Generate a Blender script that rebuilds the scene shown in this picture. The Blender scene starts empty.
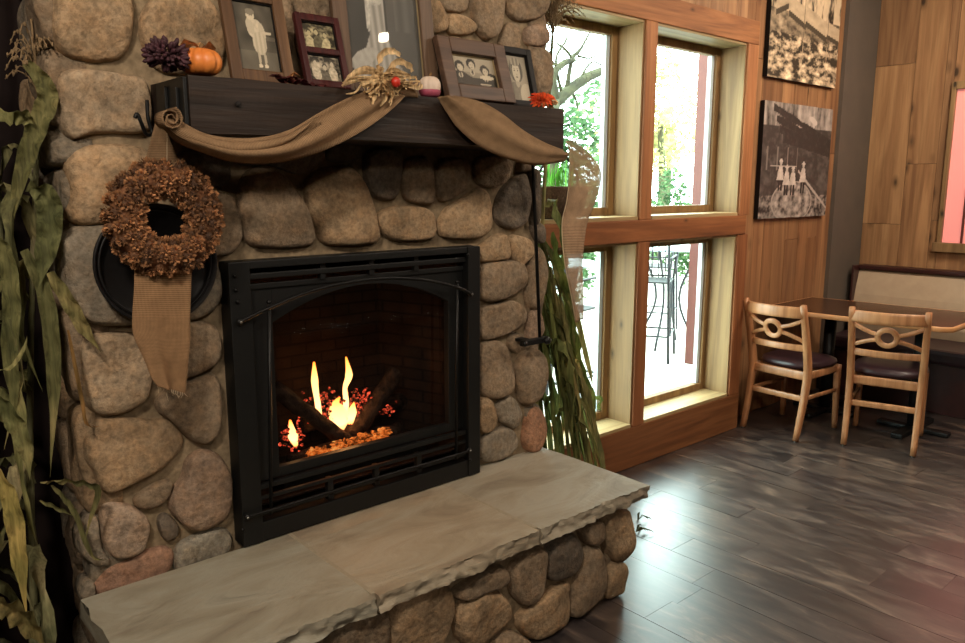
import bpy, bmesh, math, random
from mathutils import Vector, Matrix, noise
PI = math.pi
C = bpy.context.scene.collection
V = Vector

# ------------------------------------------------------------------ camera model (metres, X along the wall, Y into it)
FPX, HPX, ZC = 768.0, 135.0, 1.6
_p = math.atan2(HPX, FPX)
_a = math.atan2(893.0, math.hypot(FPX, HPX))
FH = V((math.cos(_a), math.sin(_a), 0)); RT = V((math.sin(_a), -math.cos(_a), 0)); UZ = V((0, 0, 1))
FW = FH * math.cos(_p) - UZ * math.sin(_p); UP = UZ * math.cos(_p) + FH * math.sin(_p)
CAM = V((0, 0, ZC))
def on(x, y, ax, v):
    """the point of the real plane (axis ax = v) that the survey of the photograph gives for a pixel"""
    d = FW + RT * ((x - 482.5) / FPX) + UP * ((321.5 - y) / FPX)
    return CAM + d * ((v - CAM[ax]) / d[ax])
cam_d = bpy.data.cameras.new('camera'); cam = bpy.data.objects.new('camera', cam_d); C.objects.link(cam)
cam_d.sensor_width = 36; cam_d.lens = FPX * 36 / 965; cam_d.clip_start = 0.05; cam_d.clip_end = 200
m = Matrix.Identity(4)
for i, c in enumerate((RT, UP, -FW)):
    for j in range(3): m[j][i] = c[j]
m.translation = CAM; cam.matrix_world = m
bpy.context.scene.camera = cam

# ------------------------------------------------------------------ colours and materials
def lin(c):
    return tuple(((x / 255) / 12.92 if x <= 10 else (((x / 255) + .055) / 1.055) ** 2.4) for x in c)
def hx(*c): return lin(c) + (1,)
class NT:
    def __init__(s, name):
        s.m = bpy.data.materials.new(name); s.m.use_nodes = True; s.t = s.m.node_tree; s.n = s.t.nodes
        s.b = s.n['Principled BSDF']
        s.tc = s.n.new('ShaderNodeTexCoord')
    def link(s, a, b): s.t.links.new(a, b)
    def mapping(s, scale=(1, 1, 1), src='Object'):
        mp = s.n.new('ShaderNodeMapping'); mp.inputs['Scale'].default_value = scale
        s.link(s.tc.outputs[src], mp.inputs[0]); return mp.outputs[0]
    def attr(s, name='tint'):
        a = s.n.new('ShaderNodeAttribute'); a.attribute_name = name; return a
    def noise(s, vec, scale, detail=4, rough=.55, dist=0):
        t = s.n.new('ShaderNodeTexNoise'); t.inputs['Scale'].default_value = scale; t.inputs['Detail'].default_value = detail
        t.inputs['Roughness'].default_value = rough; t.inputs['Distortion'].default_value = dist
        if vec is not None: s.link(vec, t.inputs['Vector'])
        return t.outputs['Fac']
    def ramp(s, fac, stops):
        r = s.n.new('ShaderNodeValToRGB'); e = r.color_ramp.elements
        while len(e) < len(stops): e.new(.5)
        for k, (p, c) in enumerate(stops):
            e[k].position = p; e[k].color = c if len(c) == 4 else tuple(c) + (1,)
        s.link(fac, r.inputs[0]); return r.outputs[0]
    def mix(s, a, b, fac=.5, mode='MIX'):
        x = s.n.new('ShaderNodeMix'); x.data_type = 'RGBA'; x.blend_type = mode
        for v, k in ((fac, 0), (a, 6), (b, 7)):
            if hasattr(v, 'links'): s.link(v, x.inputs[k])
            else: x.inputs[k].default_value = v
        return x.outputs[2]
    def math(s, op, a, b=0):
        x = s.n.new('ShaderNodeMath'); x.operation = op
        for v, k in ((a, 0), (b, 1)):
            if hasattr(v, 'links'): s.link(v, x.inputs[k])
            else: x.inputs[k].default_value = v
        return x.outputs[0]
    def bump(s, h, strength=.3, dist=.01, prev=None):
        x = s.n.new('ShaderNodeBump'); x.inputs['Strength'].default_value = strength; x.inputs['Distance'].default_value = dist
        s.link(h, x.inputs['Height'])
        if prev: s.link(prev, x.inputs['Normal'])
        s.link(x.outputs[0], s.b.inputs['Normal']); return x.outputs[0]
    def base(s, v):
        if hasattr(v, 'links'): s.link(v, s.b.inputs['Base Color'])
        else: s.b.inputs['Base Color'].default_value = v
    def set(s, **k):
        for n, v in k.items(): s.b.inputs[n.replace('_', ' ')].default_value = v
        return s.m
W1 = (1, 1, 1, 1)
def g(v): return (v, v, v, 1)
def simple(name, c1, c2=None, scale=20, rough=.6, bump=.15, metal=0, tint=False, dist=.004, spec=.5):
    t = NT(name); v = t.mapping()
    f = t.noise(v, scale, 5)
    col = t.ramp(f, [(.3, c1), (.7, c2 or c1)])
    if tint: col = t.mix(col, t.attr().outputs['Color'], 1, 'MULTIPLY')
    t.base(col)
    if bump: t.bump(f, bump, dist)
    return t.set(Roughness=rough, Metallic=metal, Specular_IOR_Level=spec)

M = {}
def mk_stone():
    t = NT('field_stone'); v = t.mapping()
    a = t.attr().outputs['Color']
    n1 = t.noise(v, 7, 6, .6, .6); n2 = t.noise(v, 60, 5, .7); n3 = t.noise(v, 22, 4, .6)
    c = t.ramp(n1, [(.3, g(.55)), (.5, g(.9)), (.72, g(1.18))])
    c2 = t.ramp(n2, [(.35, g(.62)), (.62, g(1.16))])
    c3 = t.mix(a, c, 1, 'MULTIPLY'); c3 = t.mix(c3, c2, 1, 'MULTIPLY')
    warm = t.ramp(n3, [(.4, (1, 1, 1, 1)), (.7, (1.12, .98, .84, 1))])
    t.base(t.mix(c3, warm, .8, 'MULTIPLY'))
    b = t.bump(n3, .7, .016); t.bump(n2, .9, .006, b)
    return t.set(Roughness=.85, Specular_IOR_Level=.25)
M['stone'] = mk_stone()
M['mortar'] = simple('mortar', hx(112, 98, 78), hx(150, 132, 106), 45, .95, .6, dist=.006, spec=.1)
def mk_slab():
    t = NT('flagstone'); v = t.mapping((1.3, 3.2, 6)); v0 = t.mapping()
    n1 = t.noise(v, 2.2, 7, .62, .8); n2 = t.noise(v0, 45, 4, .6)
    c = t.ramp(n1, [(.3, hx(128, 118, 104)), (.48, hx(150, 142, 126)), (.60, hx(160, 154, 140)), (.75, hx(134, 130, 118))])
    c = t.mix(c, t.attr().outputs['Color'], 1, 'MULTIPLY')
    t.base(c); b = t.bump(n1, .8, .014); t.bump(n2, .25, .004, b)
    return t.set(Roughness=.62, Specular_IOR_Level=.4)
M['slab'] = mk_slab()
M['joint'] = simple('slab_joint', hx(146, 136, 116), hx(160, 150, 128), 60, .9, .3)
def wood(name, dark, mid, light, axis=2, gs=1.0, rough=.6, tint=True, knots=0.0, spec=.3, bump=.25):
    t = NT(name); sc = [9, 9, 9]; sc[axis] = .55; sc = [x * gs for x in sc]
    mp = t.n.new('ShaderNodeMapping'); mp.inputs['Scale'].default_value = sc
    ad = t.n.new('ShaderNodeVectorMath'); ad.operation = 'ADD'
    t.link(t.tc.outputs['Object'], ad.inputs[0])
    if tint:
        at = t.attr('seed'); mu = t.n.new('ShaderNodeVectorMath'); mu.operation = 'SCALE'; mu.inputs['Scale'].default_value = 7
        t.link(at.outputs['Vector'], mu.inputs[0]); t.link(mu.outputs[0], ad.inputs[1])
    t.link(ad.outputs[0], mp.inputs[0]); v = mp.outputs[0]
    n1 = t.noise(v, 1.2, 5, .55, 1.6); n2 = t.noise(v, 7, 3, .6, .3)
    c = t.ramp(n1, [(.28, dark), (.5, mid), (.72, light)])
    c2 = t.ramp(n2, [(.3, g(.75)), (.6, g(1.08))]); c = t.mix(c, c2, .7, 'MULTIPLY')
    if knots:
        ks = [6.5, 6.5, 6.5]; ks[axis] = 3.2
        mk = t.n.new('ShaderNodeMapping'); mk.inputs['Scale'].default_value = ks; t.link(ad.outputs[0], mk.inputs[0])
        vo = t.n.new('ShaderNodeTexVoronoi'); vo.inputs['Scale'].default_value = 1; t.link(mk.outputs[0], vo.inputs['Vector'])
        k = t.ramp(vo.outputs['Distance'], [(0, g(.10)), (.05 * knots, g(.16)), (.085 * knots, g(.62)), (.16 * knots, g(1))])
        c = t.mix(c, k, 1, 'MULTIPLY')
    if tint: c = t.mix(c, t.attr().outputs['Color'], 1, 'MULTIPLY')
    t.base(c); t.bump(n2, bump, .003)
    return t.set(Roughness=rough, Specular_IOR_Level=spec)
M['plank'] = wood('pine_planks', hx(112, 82, 58), hx(146, 112, 80), hx(166, 132, 96), 2, .7, .55, True, 1.5)
M['beam_v'] = wood('cedar_post', hx(112, 74, 46), hx(150, 102, 66), hx(176, 126, 84), 2, .8, .6, True, .7)
M['beam_h'] = wood('cedar_beam', hx(112, 74, 46), hx(150, 102, 64), hx(174, 124, 82), 0, .8, .6, True, .7)
M['skirt'] = wood('stained_board', hx(72, 48, 34), hx(98, 68, 48), hx(118, 84, 60), 0, .8, .55, True, .6)
M['jamb_v'] = wood('pale_pine_jamb', hx(98, 74, 48), hx(128, 100, 66), hx(146, 118, 80), 2, .7, .6, True, .9)
M['jamb_h'] = wood('pale_pine_sill', hx(130, 108, 72), hx(162, 138, 98), hx(176, 154, 112), 0, .7, .5, True, .7)
M['mantel'] = wood('dark_mantel', hx(24, 17, 13), hx(38, 28, 22), hx(52, 39, 30), 0, 1.2, .55, False, 0, .35, .6)
M['chairwood'] = wood('beech', hx(146, 96, 60), hx(170, 118, 78), hx(184, 134, 92), 2, .8, .38, False, 0, .5, .08)
M['tabletop'] = wood('walnut_top', hx(48, 30, 20), hx(66, 42, 28), hx(84, 54, 36), 1, .8, .25, False, 0, .5, .03)
def mk_floor():
    t = NT('floor_planks')
    ad = t.n.new('ShaderNodeVectorMath'); ad.operation = 'ADD'; t.link(t.tc.outputs['Object'], ad.inputs[0])
    at = t.attr('seed'); mu = t.n.new('ShaderNodeVectorMath'); mu.operation = 'SCALE'; mu.inputs['Scale'].default_value = 9
    t.link(at.outputs['Vector'], mu.inputs[0]); t.link(mu.outputs[0], ad.inputs[1])
    def mp(s):
        x = t.n.new('ShaderNodeMapping'); x.inputs['Scale'].default_value = s; t.link(ad.outputs[0], x.inputs[0]); return x.outputs[0]
    n1 = t.noise(mp((6, 1.6, 1)), 1.9, 7, .68, .7); n2 = t.noise(mp((30, 2, 1)), 2, 4, .6); n3 = t.noise(mp((2.5, 1.2, 1)), 1.3, 3)
    c = t.ramp(n1, [(.28, hx(22, 20, 21)), (.44, hx(44, 39, 39)), (.57, hx(74, 65, 60)), (.72, hx(128, 110, 96))])
    c = t.mix(c, t.ramp(n2, [(.3, g(.7)), (.65, g(1.15))]), .7, 'MULTIPLY')
    c = t.mix(c, t.ramp(n3, [(.35, g(.75)), (.65, g(1.2))]), .7, 'MULTIPLY')
    c = t.mix(c, t.attr().outputs['Color'], 1, 'MULTIPLY')
    t.base(c); t.bump(n2, .12, .002)
    t.link(t.ramp(n1, [(.3, g(.34)), (.7, g(.48))]), t.b.inputs['Roughness'])
    return t.set(Specular_IOR_Level=.2, Coat_Weight=1.0, Coat_Roughness=.3, Coat_IOR=1.8)
M['floor'] = mk_floor()
M['gap'] = simple('dark_gap', hx(20, 16, 14), None, 10, .9, 0)
M['ceiling'] = simple('ceiling_paint', hx(120, 96, 72), hx(130, 104, 78), 8, .9, .05)
M['plaster'] = simple('dark_tan_plaster', hx(120, 98, 76), hx(128, 104, 80), 6, .9, .08)
M['greypaint'] = simple('grey_brown_paint', hx(78, 68, 58), hx(86, 74, 62), 6, .8, .05)
M['darkwall'] = simple('near_black_wall', hx(30, 24, 24), hx(38, 30, 28), 6, .9, .05, spec=.1)  # even near-black wall colour beside the chimney
M['iron'] = simple('black_iron', hx(20, 20, 20), hx(28, 28, 27), 70, .45, .12, .6)
M['ironflat'] = simple('black_powder_coat', hx(10, 11, 11), hx(15, 16, 15), 90, .5, .08, .2, dist=.001)
M['rivet'] = simple('worn_steel', hx(120, 120, 118), hx(150, 150, 146), 40, .35, .05, .9)
M['pan'] = simple('cast_iron', hx(20, 19, 20), hx(28, 27, 27), 80, .5, .2, .4, dist=.001)
def mk_brick():
    t = NT('firebrick'); v = t.mapping((1, 1, 1))
    cb = t.n.new('ShaderNodeCombineXYZ'); sp = t.n.new('ShaderNodeSeparateXYZ'); t.link(v, sp.inputs[0])
    t.link(t.math('ADD', sp.outputs[0], sp.outputs[1]), cb.inputs[0]); t.link(sp.outputs[2], cb.inputs[1])
    br = t.n.new('ShaderNodeTexBrick'); t.link(cb.outputs[0], br.inputs['Vector'])
    br.inputs['Scale'].default_value = 1; br.inputs['Brick Width'].default_value = .13; br.inputs['Row Height'].default_value = .045
    br.inputs['Mortar Size'].default_value = .004
    br.inputs['Color1'].default_value = hx(46, 36, 30); br.inputs['Color2'].default_value = hx(56, 42, 34); br.inputs['Mortar'].default_value = hx(30, 25, 22)
    n = t.noise(v, 9, 4); t.base(t.mix(br.outputs['Color'], t.ramp(n, [(.3, g(.4)), (.7, g(1.1))]), .8, 'MULTIPLY'))
    t.bump(br.outputs['Fac'], -.5, .006)
    return t.set(Roughness=.95, Specular_IOR_Level=.1)
M['brick'] = mk_brick()
M['log'] = simple('charred_log', hx(20, 16, 14), hx(70, 56, 48), 30, .95, .9, dist=.02, spec=.1)
def mk_ember():
    t = NT('glowing_embers'); v = t.mapping()
    n = t.noise(v, 34, 5, .7)
    t.base(hx(120, 80, 40))
    t.link(t.ramp(n, [(.42, (.02, .005, 0, 1)), (.53, (.8, .16, .02, 1)), (.68, (1, .52, .14, 1))]), t.b.inputs['Emission Color'])
    t.bump(n, .8, .01); return t.set(Roughness=.9, Emission_Strength=1.25)
M['ember'] = mk_ember()
def mk_redember():
    t = NT('red_coals'); v = t.mapping()
    n = t.noise(v, 60, 4, .7)
    t.base(hx(40, 22, 18))
    t.link(t.ramp(n, [(.46, (.0, .0, 0, 1)), (.6, (.9, .08, .03, 1)), (.75, (1, .35, .22, 1))]), t.b.inputs['Emission Color'])
    t.bump(n, .8, .01); return t.set(Roughness=.9, Emission_Strength=2.0)
M['coal'] = mk_redember()
def mk_flame():
    t = NT('flame'); n = t.n
    sp = n.new('ShaderNodeSeparateXYZ'); t.link(t.tc.outputs['Generated'], sp.inputs[0])
    col = t.ramp(sp.outputs[2], [(0, (1, .24, .05, 1)), (.3, (1, .58, .22, 1)), (.75, (1, .50, .14, 1)), (1, (1, .22, .02, 1))])
    em = n.new('ShaderNodeEmission'); t.link(col, em.inputs[0]); em.inputs[1].default_value = 5.5
    tr = n.new('ShaderNodeBsdfTransparent'); lw = n.new('ShaderNodeLayerWeight'); lw.inputs[0].default_value = .35
    f = t.ramp(lw.outputs['Facing'], [(.15, g(0)), (.85, g(1))])
    mx = n.new('ShaderNodeMixShader'); t.link(f, mx.inputs[0]); t.link(em.outputs[0], mx.inputs[1]); t.link(tr.outputs[0], mx.inputs[2])
    t.link(mx.outputs[0], n['Material Output'].inputs[0]); return t.m
M['flame'] = mk_flame()
def mk_glass(name, tintc=(1, 1, 1, 1), refl=.5, rough=.02):
    t = NT(name); n = t.n
    tr = n.new('ShaderNodeBsdfTransparent'); tr.inputs[0].default_value = tintc
    gl = n.new('ShaderNodeBsdfGlossy'); gl.inputs['Roughness'].default_value = rough
    fr = n.new('ShaderNodeFresnel'); fr.inputs[0].default_value = 1.45
    ge = n.new('ShaderNodeNewGeometry'); f = t.math('MULTIPLY', t.math('MULTIPLY', fr.outputs[0], refl), t.math('SUBTRACT', 1.0, ge.outputs['Backfacing']))
    mx = n.new('ShaderNodeMixShader'); t.link(f, mx.inputs[0]); t.link(tr.outputs[0], mx.inputs[1]); t.link(gl.outputs[0], mx.inputs[2])
    t.link(mx.outputs[0], n['Material Output'].inputs[0]); return t.m
M['glass'] = mk_glass('window_glass', (.97, .99, .98, 1), .7)
M['fireglass'] = mk_glass('fireplace_glass', (.80, .78, .76, 1), .8, .05)
M['picglass'] = mk_glass('picture_glass', (.98, .98, .98, 1), .6, .03)
def mk_burlap(name, c1, c2, sc=260, alpha=False, rough=.9):
    t = NT(name); uv = t.mapping((1, 1, 1), 'UV')
    def wv(d):
        w = t.n.new('ShaderNodeTexWave'); w.bands_direction = d; w.inputs['Scale'].default_value = sc / 6.28 * 1.0
        w.inputs['Distortion'].default_value = .6; w.inputs['Detail'].default_value = 1; w.inputs['Detail Scale'].default_value = 3
        t.link(uv, w.inputs['Vector']); return w.outputs['Fac']
    a, b = wv('X'), wv('Y'); h = t.math('ADD', a, b); h = t.math('MULTIPLY', h, .5)
    n = t.noise(uv, 30, 3)
    c = t.mix(t.ramp(h, [(.15, c1), (.7, c2)]), t.ramp(n, [(.3, g(.8)), (.7, g(1.12))]), .8, 'MULTIPLY')
    t.base(c); t.bump(h, .6, .002)
    if alpha:
        t.link(t.ramp(h, [(.3, g(.5)), (.62, g(.86))]), t.b.inputs['Alpha'])
    return t.set(Roughness=rough, Specular_IOR_Level=.15)
M['burlap'] = mk_burlap('burlap', hx(96, 76, 56), hx(158, 128, 96), 560)
M['burlap2'] = mk_burlap('burlap_tail', hx(104, 80, 56), hx(160, 126, 92), 560)
M['sheer'] = mk_burlap('sheer_mesh', hx(130, 104, 80), hx(180, 150, 120), 420, True)
def mk_leaf(name, c1, c2, c3, axis=2, transl=.25):
    t = NT(name); v = t.mapping((70, 70, 4)); v2 = t.mapping()
    n1 = t.noise(v, 1.5, 4); n2 = t.noise(v2, 6, 3)
    c = t.mix(t.ramp(n1, [(.3, g(.5)), (.7, g(1.35))]), t.ramp(n2, [(.35, c1), (.5, c2), (.68, c3)]), 1, 'MULTIPLY')
    c = t.mix(c, t.attr().outputs['Color'], 1, 'MULTIPLY')
    t.base(c); t.bump(n1, .35, .003); t.set(Roughness=.75, Specular_IOR_Level=.2)
    tl = t.n.new('ShaderNodeBsdfTranslucent'); t.link(c, tl.inputs[0])
    mx = t.n.new('ShaderNodeMixShader'); mx.inputs[0].default_value = transl
    t.link(t.b.outputs[0], mx.inputs[1]); t.link(tl.outputs[0], mx.inputs[2]); t.link(mx.outputs[0], t.n['Material Output'].inputs[0])
    return t.m
M['cornleaf'] = mk_leaf('dried_corn_leaf', hx(84, 86, 60), hx(118, 116, 84), hx(152, 140, 106))
M['tassel'] = simple('corn_tassel', hx(110, 90, 62), hx(140, 116, 84), 40, .9, .2)
M['foliage'] = mk_leaf('garden_foliage', hx(52, 80, 48), hx(76, 106, 68), hx(104, 134, 86), 2, .45)
M['foliage2'] = mk_leaf('autumn_foliage', hx(150, 158, 100), hx(172, 168, 116), hx(172, 150, 108), 2, .45)
M['bark'] = simple('bark', hx(52, 48, 36), hx(84, 82, 56), 12, .95, .6)
M['potleaf'] = mk_leaf('potted_leaf', hx(60, 120, 40), hx(100, 160, 60), hx(140, 190, 90), 2, .4)
M['concrete'] = simple('pale_concrete', hx(196, 190, 180), hx(212, 206, 196), 3, .9, .1)
M['redpost'] = simple('red_brown_paint', hx(84, 34, 26), hx(94, 40, 30), 9, .6, .05)
M['vinyl'] = simple('dark_plum_vinyl', hx(40, 24, 28), hx(50, 30, 34), 30, .35, .08, dist=.001)
M['cream'] = simple('cream_vinyl', hx(172, 150, 124), hx(182, 160, 132), 12, .55, .05)
M['darkrail'] = simple('dark_cherry_wood', hx(44, 20, 18), hx(58, 28, 24), 16, .4, .05)
M['edge'] = simple('blond_wood_edge', hx(186, 132, 84), hx(200, 146, 96), 12, .35, .05)
M['frame_brown'] = wood('brown_frame', hx(60, 42, 28), hx(92, 66, 44), hx(116, 86, 58), 2, 1.5, .45, False)
M['frame_cherry'] = wood('cherry_frame', hx(42, 18, 18), hx(64, 26, 26), hx(84, 38, 34), 2, 1.5, .35, False)
M['frame_grey'] = wood('grey_brown_frame', hx(66, 50, 38), hx(92, 72, 56), hx(110, 88, 70), 2, 1.5, .5, False)
M['frame_black'] = simple('black_frame', hx(14, 12, 12), hx(20, 17, 16), 30, .55, .05, spec=.2)
M['frame_mauve'] = wood('mauve_brown_frame', hx(58, 42, 32), hx(86, 64, 50), hx(106, 82, 64), 0, 1.5, .45, False)
M['gilt'] = simple('thin_gilt', hx(190, 170, 130), None, 20, .3, 0, .6)
def mk_photo():
    t = NT('photo_print'); t.base(t.attr('print').outputs['Color']); return t.set(Roughness=.5, Specular_IOR_Level=.3)
M['photo'] = mk_photo()
M['orange'] = simple('orange_pumpkin', hx(206, 112, 44), hx(226, 142, 70), 14, .45, .15)
M['stem'] = simple('dry_stem', hx(96, 70, 40), hx(130, 98, 60), 50, .9, .4)
M['white_pump'] = simple('ivory_pumpkin', hx(206, 186, 168), hx(222, 202, 184), 14, .5, .15)
M['pink'] = simple('magenta_paint', hx(150, 60, 84), hx(170, 84, 104), 14, .5, .15)
M['purple'] = simple('dark_purple_petals', hx(40, 14, 22), hx(70, 32, 42), 60, .7, .1)
M['maroon'] = mk_leaf('maroon_leaf', hx(58, 26, 28), hx(84, 38, 38), hx(104, 56, 50))
M['tanleaf'] = mk_leaf('tan_leaf', hx(170, 120, 80), hx(196, 150, 104), hx(210, 170, 124))
M['orangeflower'] = mk_leaf('orange_petals', hx(206, 70, 34), hx(226, 92, 48), hx(236, 128, 70))
M['husk'] = mk_leaf('corn_husk', hx(190, 156, 110), hx(214, 184, 138), hx(228, 204, 164))
M['redberry'] = simple('red_berry', hx(190, 46, 30), hx(206, 66, 44), 30, .4, .1)
M['cone'] = simple('dried_flower_scales', hx(116, 80, 50), hx(178, 130, 88), 90, .8, .2, tint=True)
M['string'] = simple('jute_string', hx(190, 170, 140), None, 40, .9, .2)
M['basket'] = simple('coco_fibre_pot', hx(74, 58, 46), hx(112, 90, 72), 120, .95, .9, dist=.006)
M['blackmetal'] = simple('black_wire_metal', hx(38, 38, 42), hx(48, 48, 52), 40, .5, .05, .4)
def mk_pink():
    t = NT('pink_lit_blind'); t.base(hx(240, 150, 140))
    sp = t.n.new('ShaderNodeSeparateXYZ'); t.link(t.tc.outputs['Object'], sp.inputs[0])
    n = t.noise(t.mapping((1, 1, .4)), 2, 2)
    t.link(t.ramp(n, [(.35, (1, .30, .30, 1)), (.65, (1, .48, .42, 1))]), t.b.inputs['Emission Color'])
    return t.set(Emission_Strength=.3, Roughness=.5)
M['pinklit'] = mk_pink()
M['whitevinyl'] = simple('white_vinyl', hx(190, 205, 210), None, 10, .4, 0)

# ------------------------------------------------------------------ mesh helpers
class B:
    """collects shapes for ONE mesh object"""
    def __init__(s): s.bm = bmesh.new(); s.col = s.bm.loops.layers.float_color.new('tint'); s.seed = s.bm.loops.layers.float_color.new('seed'); s.uv = s.bm.loops.layers.uv.new('UV'); s.c = (1, 1, 1, 1); s.s = (0, 0, 0, 1)
    def face(s, vs, smooth=False):
        try: f = s.bm.faces.new(vs)
        except ValueError: return None
        f.smooth = smooth
        for l in f.loops: l[s.col] = s.c; l[s.seed] = s.s
        return f
    def box(s, lo, hi, bev=0, mat=None):
        x0, y0, z0 = lo; x1, y1, z1 = hi
        b = min(bev, (x1 - x0) * .45, (y1 - y0) * .45, (z1 - z0) * .45)
        P = [(x0, y0, z0), (x1, y0, z0), (x1, y1, z0), (x0, y1, z0), (x0, y0, z1), (x1, y0, z1), (x1, y1, z1), (x0, y1, z1)]
        if mat: P = [mat @ V(p) for p in P]
        v = [s.bm.verts.new(p) for p in P]
        fs = [s.face([v[i] for i in q]) for q in ((0, 3, 2, 1), (4, 5, 6, 7), (0, 1, 5, 4), (1, 2, 6, 5), (2, 3, 7, 6), (3, 0, 4, 7))]
        if b > 0:
            es = list({e for f in fs for e in f.edges})
            r = bmesh.ops.bevel(s.bm, geom=es, offset=b, segments=2, affect='EDGES', profile=.6)
            for f in r['faces']:
                for l in f.loops: l[s.col] = s.c; l[s.seed] = s.s
        return v
    def rings(s, rings, cap=True, smooth=True, closed=True, uvs=None):
        R = [[s.bm.verts.new(p) for p in r] for r in rings]
        n = len(R[0])
        for a in range(len(R) - 1):
            for i in range(n if closed else n - 1):
                j = (i + 1) % n
                f = s.face([R[a][i], R[a][j], R[a + 1][j], R[a + 1][i]], smooth)
                if f and uvs:
                    for l, (aa, ii) in zip(f.loops, ((a, i), (a, i + 1), (a + 1, i + 1), (a + 1, i))): l[s.uv].uv = uvs(aa, ii)
        if cap and closed:
            s.face(list(reversed(R[0])), smooth); s.face(R[-1], smooth)
        return R
    def tube(s, pts, r, n=8, ry=None, up=None, power=1.0, cap=True, smooth=True):
        """sweep along pts; r, ry: radius or list; power<1 gives a rounded-rectangle section"""
        pts = [V(p) for p in pts]; N = len(pts)
        rs = r if isinstance(r, (list, tuple)) else [r] * N
        rys = rs if ry is None else (ry if isinstance(ry, (list, tuple)) else [ry] * N)
        rings = []; prev = V(up) if up else None
        for i, p in enumerate(pts):
            t = (pts[min(i + 1, N - 1)] - pts[max(i - 1, 0)]).normalized()
            if prev is None: prev = V((0, 0, 1)) if abs(t.z) < .9 else V((1, 0, 0))
            u = (prev - t * prev.dot(t))
            if u.length < 1e-5: u = t.orthogonal()
            u.normalize(); w = t.cross(u); prev = u if not up else V(up)
            ring = []
            for k in range(n):
                a = 2 * PI * (k + .5) / n; ca, sa = math.cos(a), math.sin(a)
                ca = math.copysign(abs(ca) ** power, ca); sa = math.copysign(abs(sa) ** power, sa)
                ring.append(p + w * ca * rs[i] + u * sa * rys[i])
            rings.append(ring)
        s.rings(rings, cap, smooth)
    def lathe(s, prof, c=(0, 0, 0), n=24, axis=2, mod=None, cap=False):
        rings = []
        for r, h in prof:
            ring = []
            for k in range(n):
                a = 2 * PI * k / n; rr = r * (mod(a) if mod else 1)
                q = (rr * math.cos(a), rr * math.sin(a), h)
                if axis == 1: q = (q[0], q[2], q[1])
                if axis == 0: q = (q[2], q[0], q[1])
                ring.append(V(q) + V(c))
            rings.append(ring)
        s.rings(rings, cap)
    def ellipsoid(s, c, r, n=10, m=6, rot=None, jit=0, rnd=random):
        c = V(c); rings = []
        for a in range(m + 1):
            th = PI * (a / m); th = min(max(th, .06), PI - .06); ring = []
            for k in range(n):
                ph = 2 * PI * k / n
                q = V((r[0] * math.sin(th) * math.cos(ph), r[1] * math.sin(th) * math.sin(ph), r[2] * math.cos(th))) * (1 + rnd.uniform(-jit, jit))
                if rot: q = rot @ q
                ring.append(c + q)
            rings.append(ring)
        s.rings(rings, True)
    def blade(s, pts, widths, side, fold=.25, wave=0, rnd=random, tint=None, nx=4):
        """a leaf: strip swept along pts with a V fold and wavy edges"""
        if tint: s.c = tint
        pts = [V(p) for p in pts]; N = len(pts); R = []; ph = rnd.uniform(0, 6)
        for i, p in enumerate(pts):
            t = (pts[min(i + 1, N - 1)] - pts[max(i - 1, 0)]).normalized()
            sd = V(side); sd = sd - t * sd.dot(t)
            if sd.length < 1e-4: sd = t.orthogonal()
            sd.normalize(); nn = t.cross(sd); w = widths[i] if isinstance(widths, list) else widths
            row = []
            for k in range(nx + 1):
                u = k / nx * 2 - 1
                off = nn * (abs(u) * fold * w + wave * w * math.sin(i * 1.7 + ph + (2 if u > 0 else 0)) * abs(u))
                row.append(p + sd * (u * w / 2) + off)
            R.append(row)
        s.rings(R, False, True, closed=False)
    def build(s, name, mat, parent=None, extra=None, solid=0, subsurf=0):
        bmesh.ops.recalc_face_normals(s.bm, faces=s.bm.faces)
        me = bpy.data.meshes.new(name); s.bm.to_mesh(me); s.bm.free()
        for mm in (mat if isinstance(mat, list) else [mat]): me.materials.append(M[mm] if isinstance(mm, str) else mm)
        o = bpy.data.objects.new(name, me); C.objects.link(o)
        if parent: o.parent = parent; o.matrix_parent_inverse = Matrix.Identity(4)
        if parent and not PLOC.get(parent.name_full) is None:
            me.transform(Matrix.Translation(-PLOC[parent.name_full]))
        if solid:
            md = o.modifiers.new('thickness', 'SOLIDIFY'); md.thickness = solid; md.offset = 0
        if subsurf:
            md = o.modifiers.new('smooth', 'SUBSURF'); md.levels = subsurf; md.render_levels = subsurf
        return o
PLOC = {}
def tag(o, label=None, cat=None, group=None, kind=None):
    if label: o['label'] = label
    if cat: o['category'] = cat
    if group: o['group'] = group
    if kind: o['kind'] = kind
    return o
def thing(name, loc, label, cat, group=None, world=True):
    """an Empty at the thing's base; meshes built in world coordinates are moved into its frame"""
    o = bpy.data.objects.new(name, None); C.objects.link(o); o.location = loc; o.empty_display_size = .1
    if world: PLOC[o.name_full] = V(loc)
    return tag(o, label, cat, group)
def struct(o): o['kind'] = 'structure'; return o
def children(o): return list(o.children)
def copy_tree(o, parent=None):
    c = o.copy(); C.objects.link(c)
    if parent: c.parent = parent
    for ch in children(o): copy_tree(ch, c)
    return c
def cr(pts, n=8):
    """Catmull-Rom resample of an open path"""
    P = [V(p) for p in pts]; P = [P[0] * 2 - P[1]] + P + [P[-1] * 2 - P[-2]]; out = []
    for i in range(1, len(P) - 2):
        for k in range(n):
            t = k / n; a, b, c, d = P[i - 1:i + 3]
            out.append(.5 * ((2 * b) + (c - a) * t + (2 * a - 5 * b + 4 * c - d) * t * t + (3 * b - a - 3 * c + d) * t ** 3))
    out.append(P[-2]); return out

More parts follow.
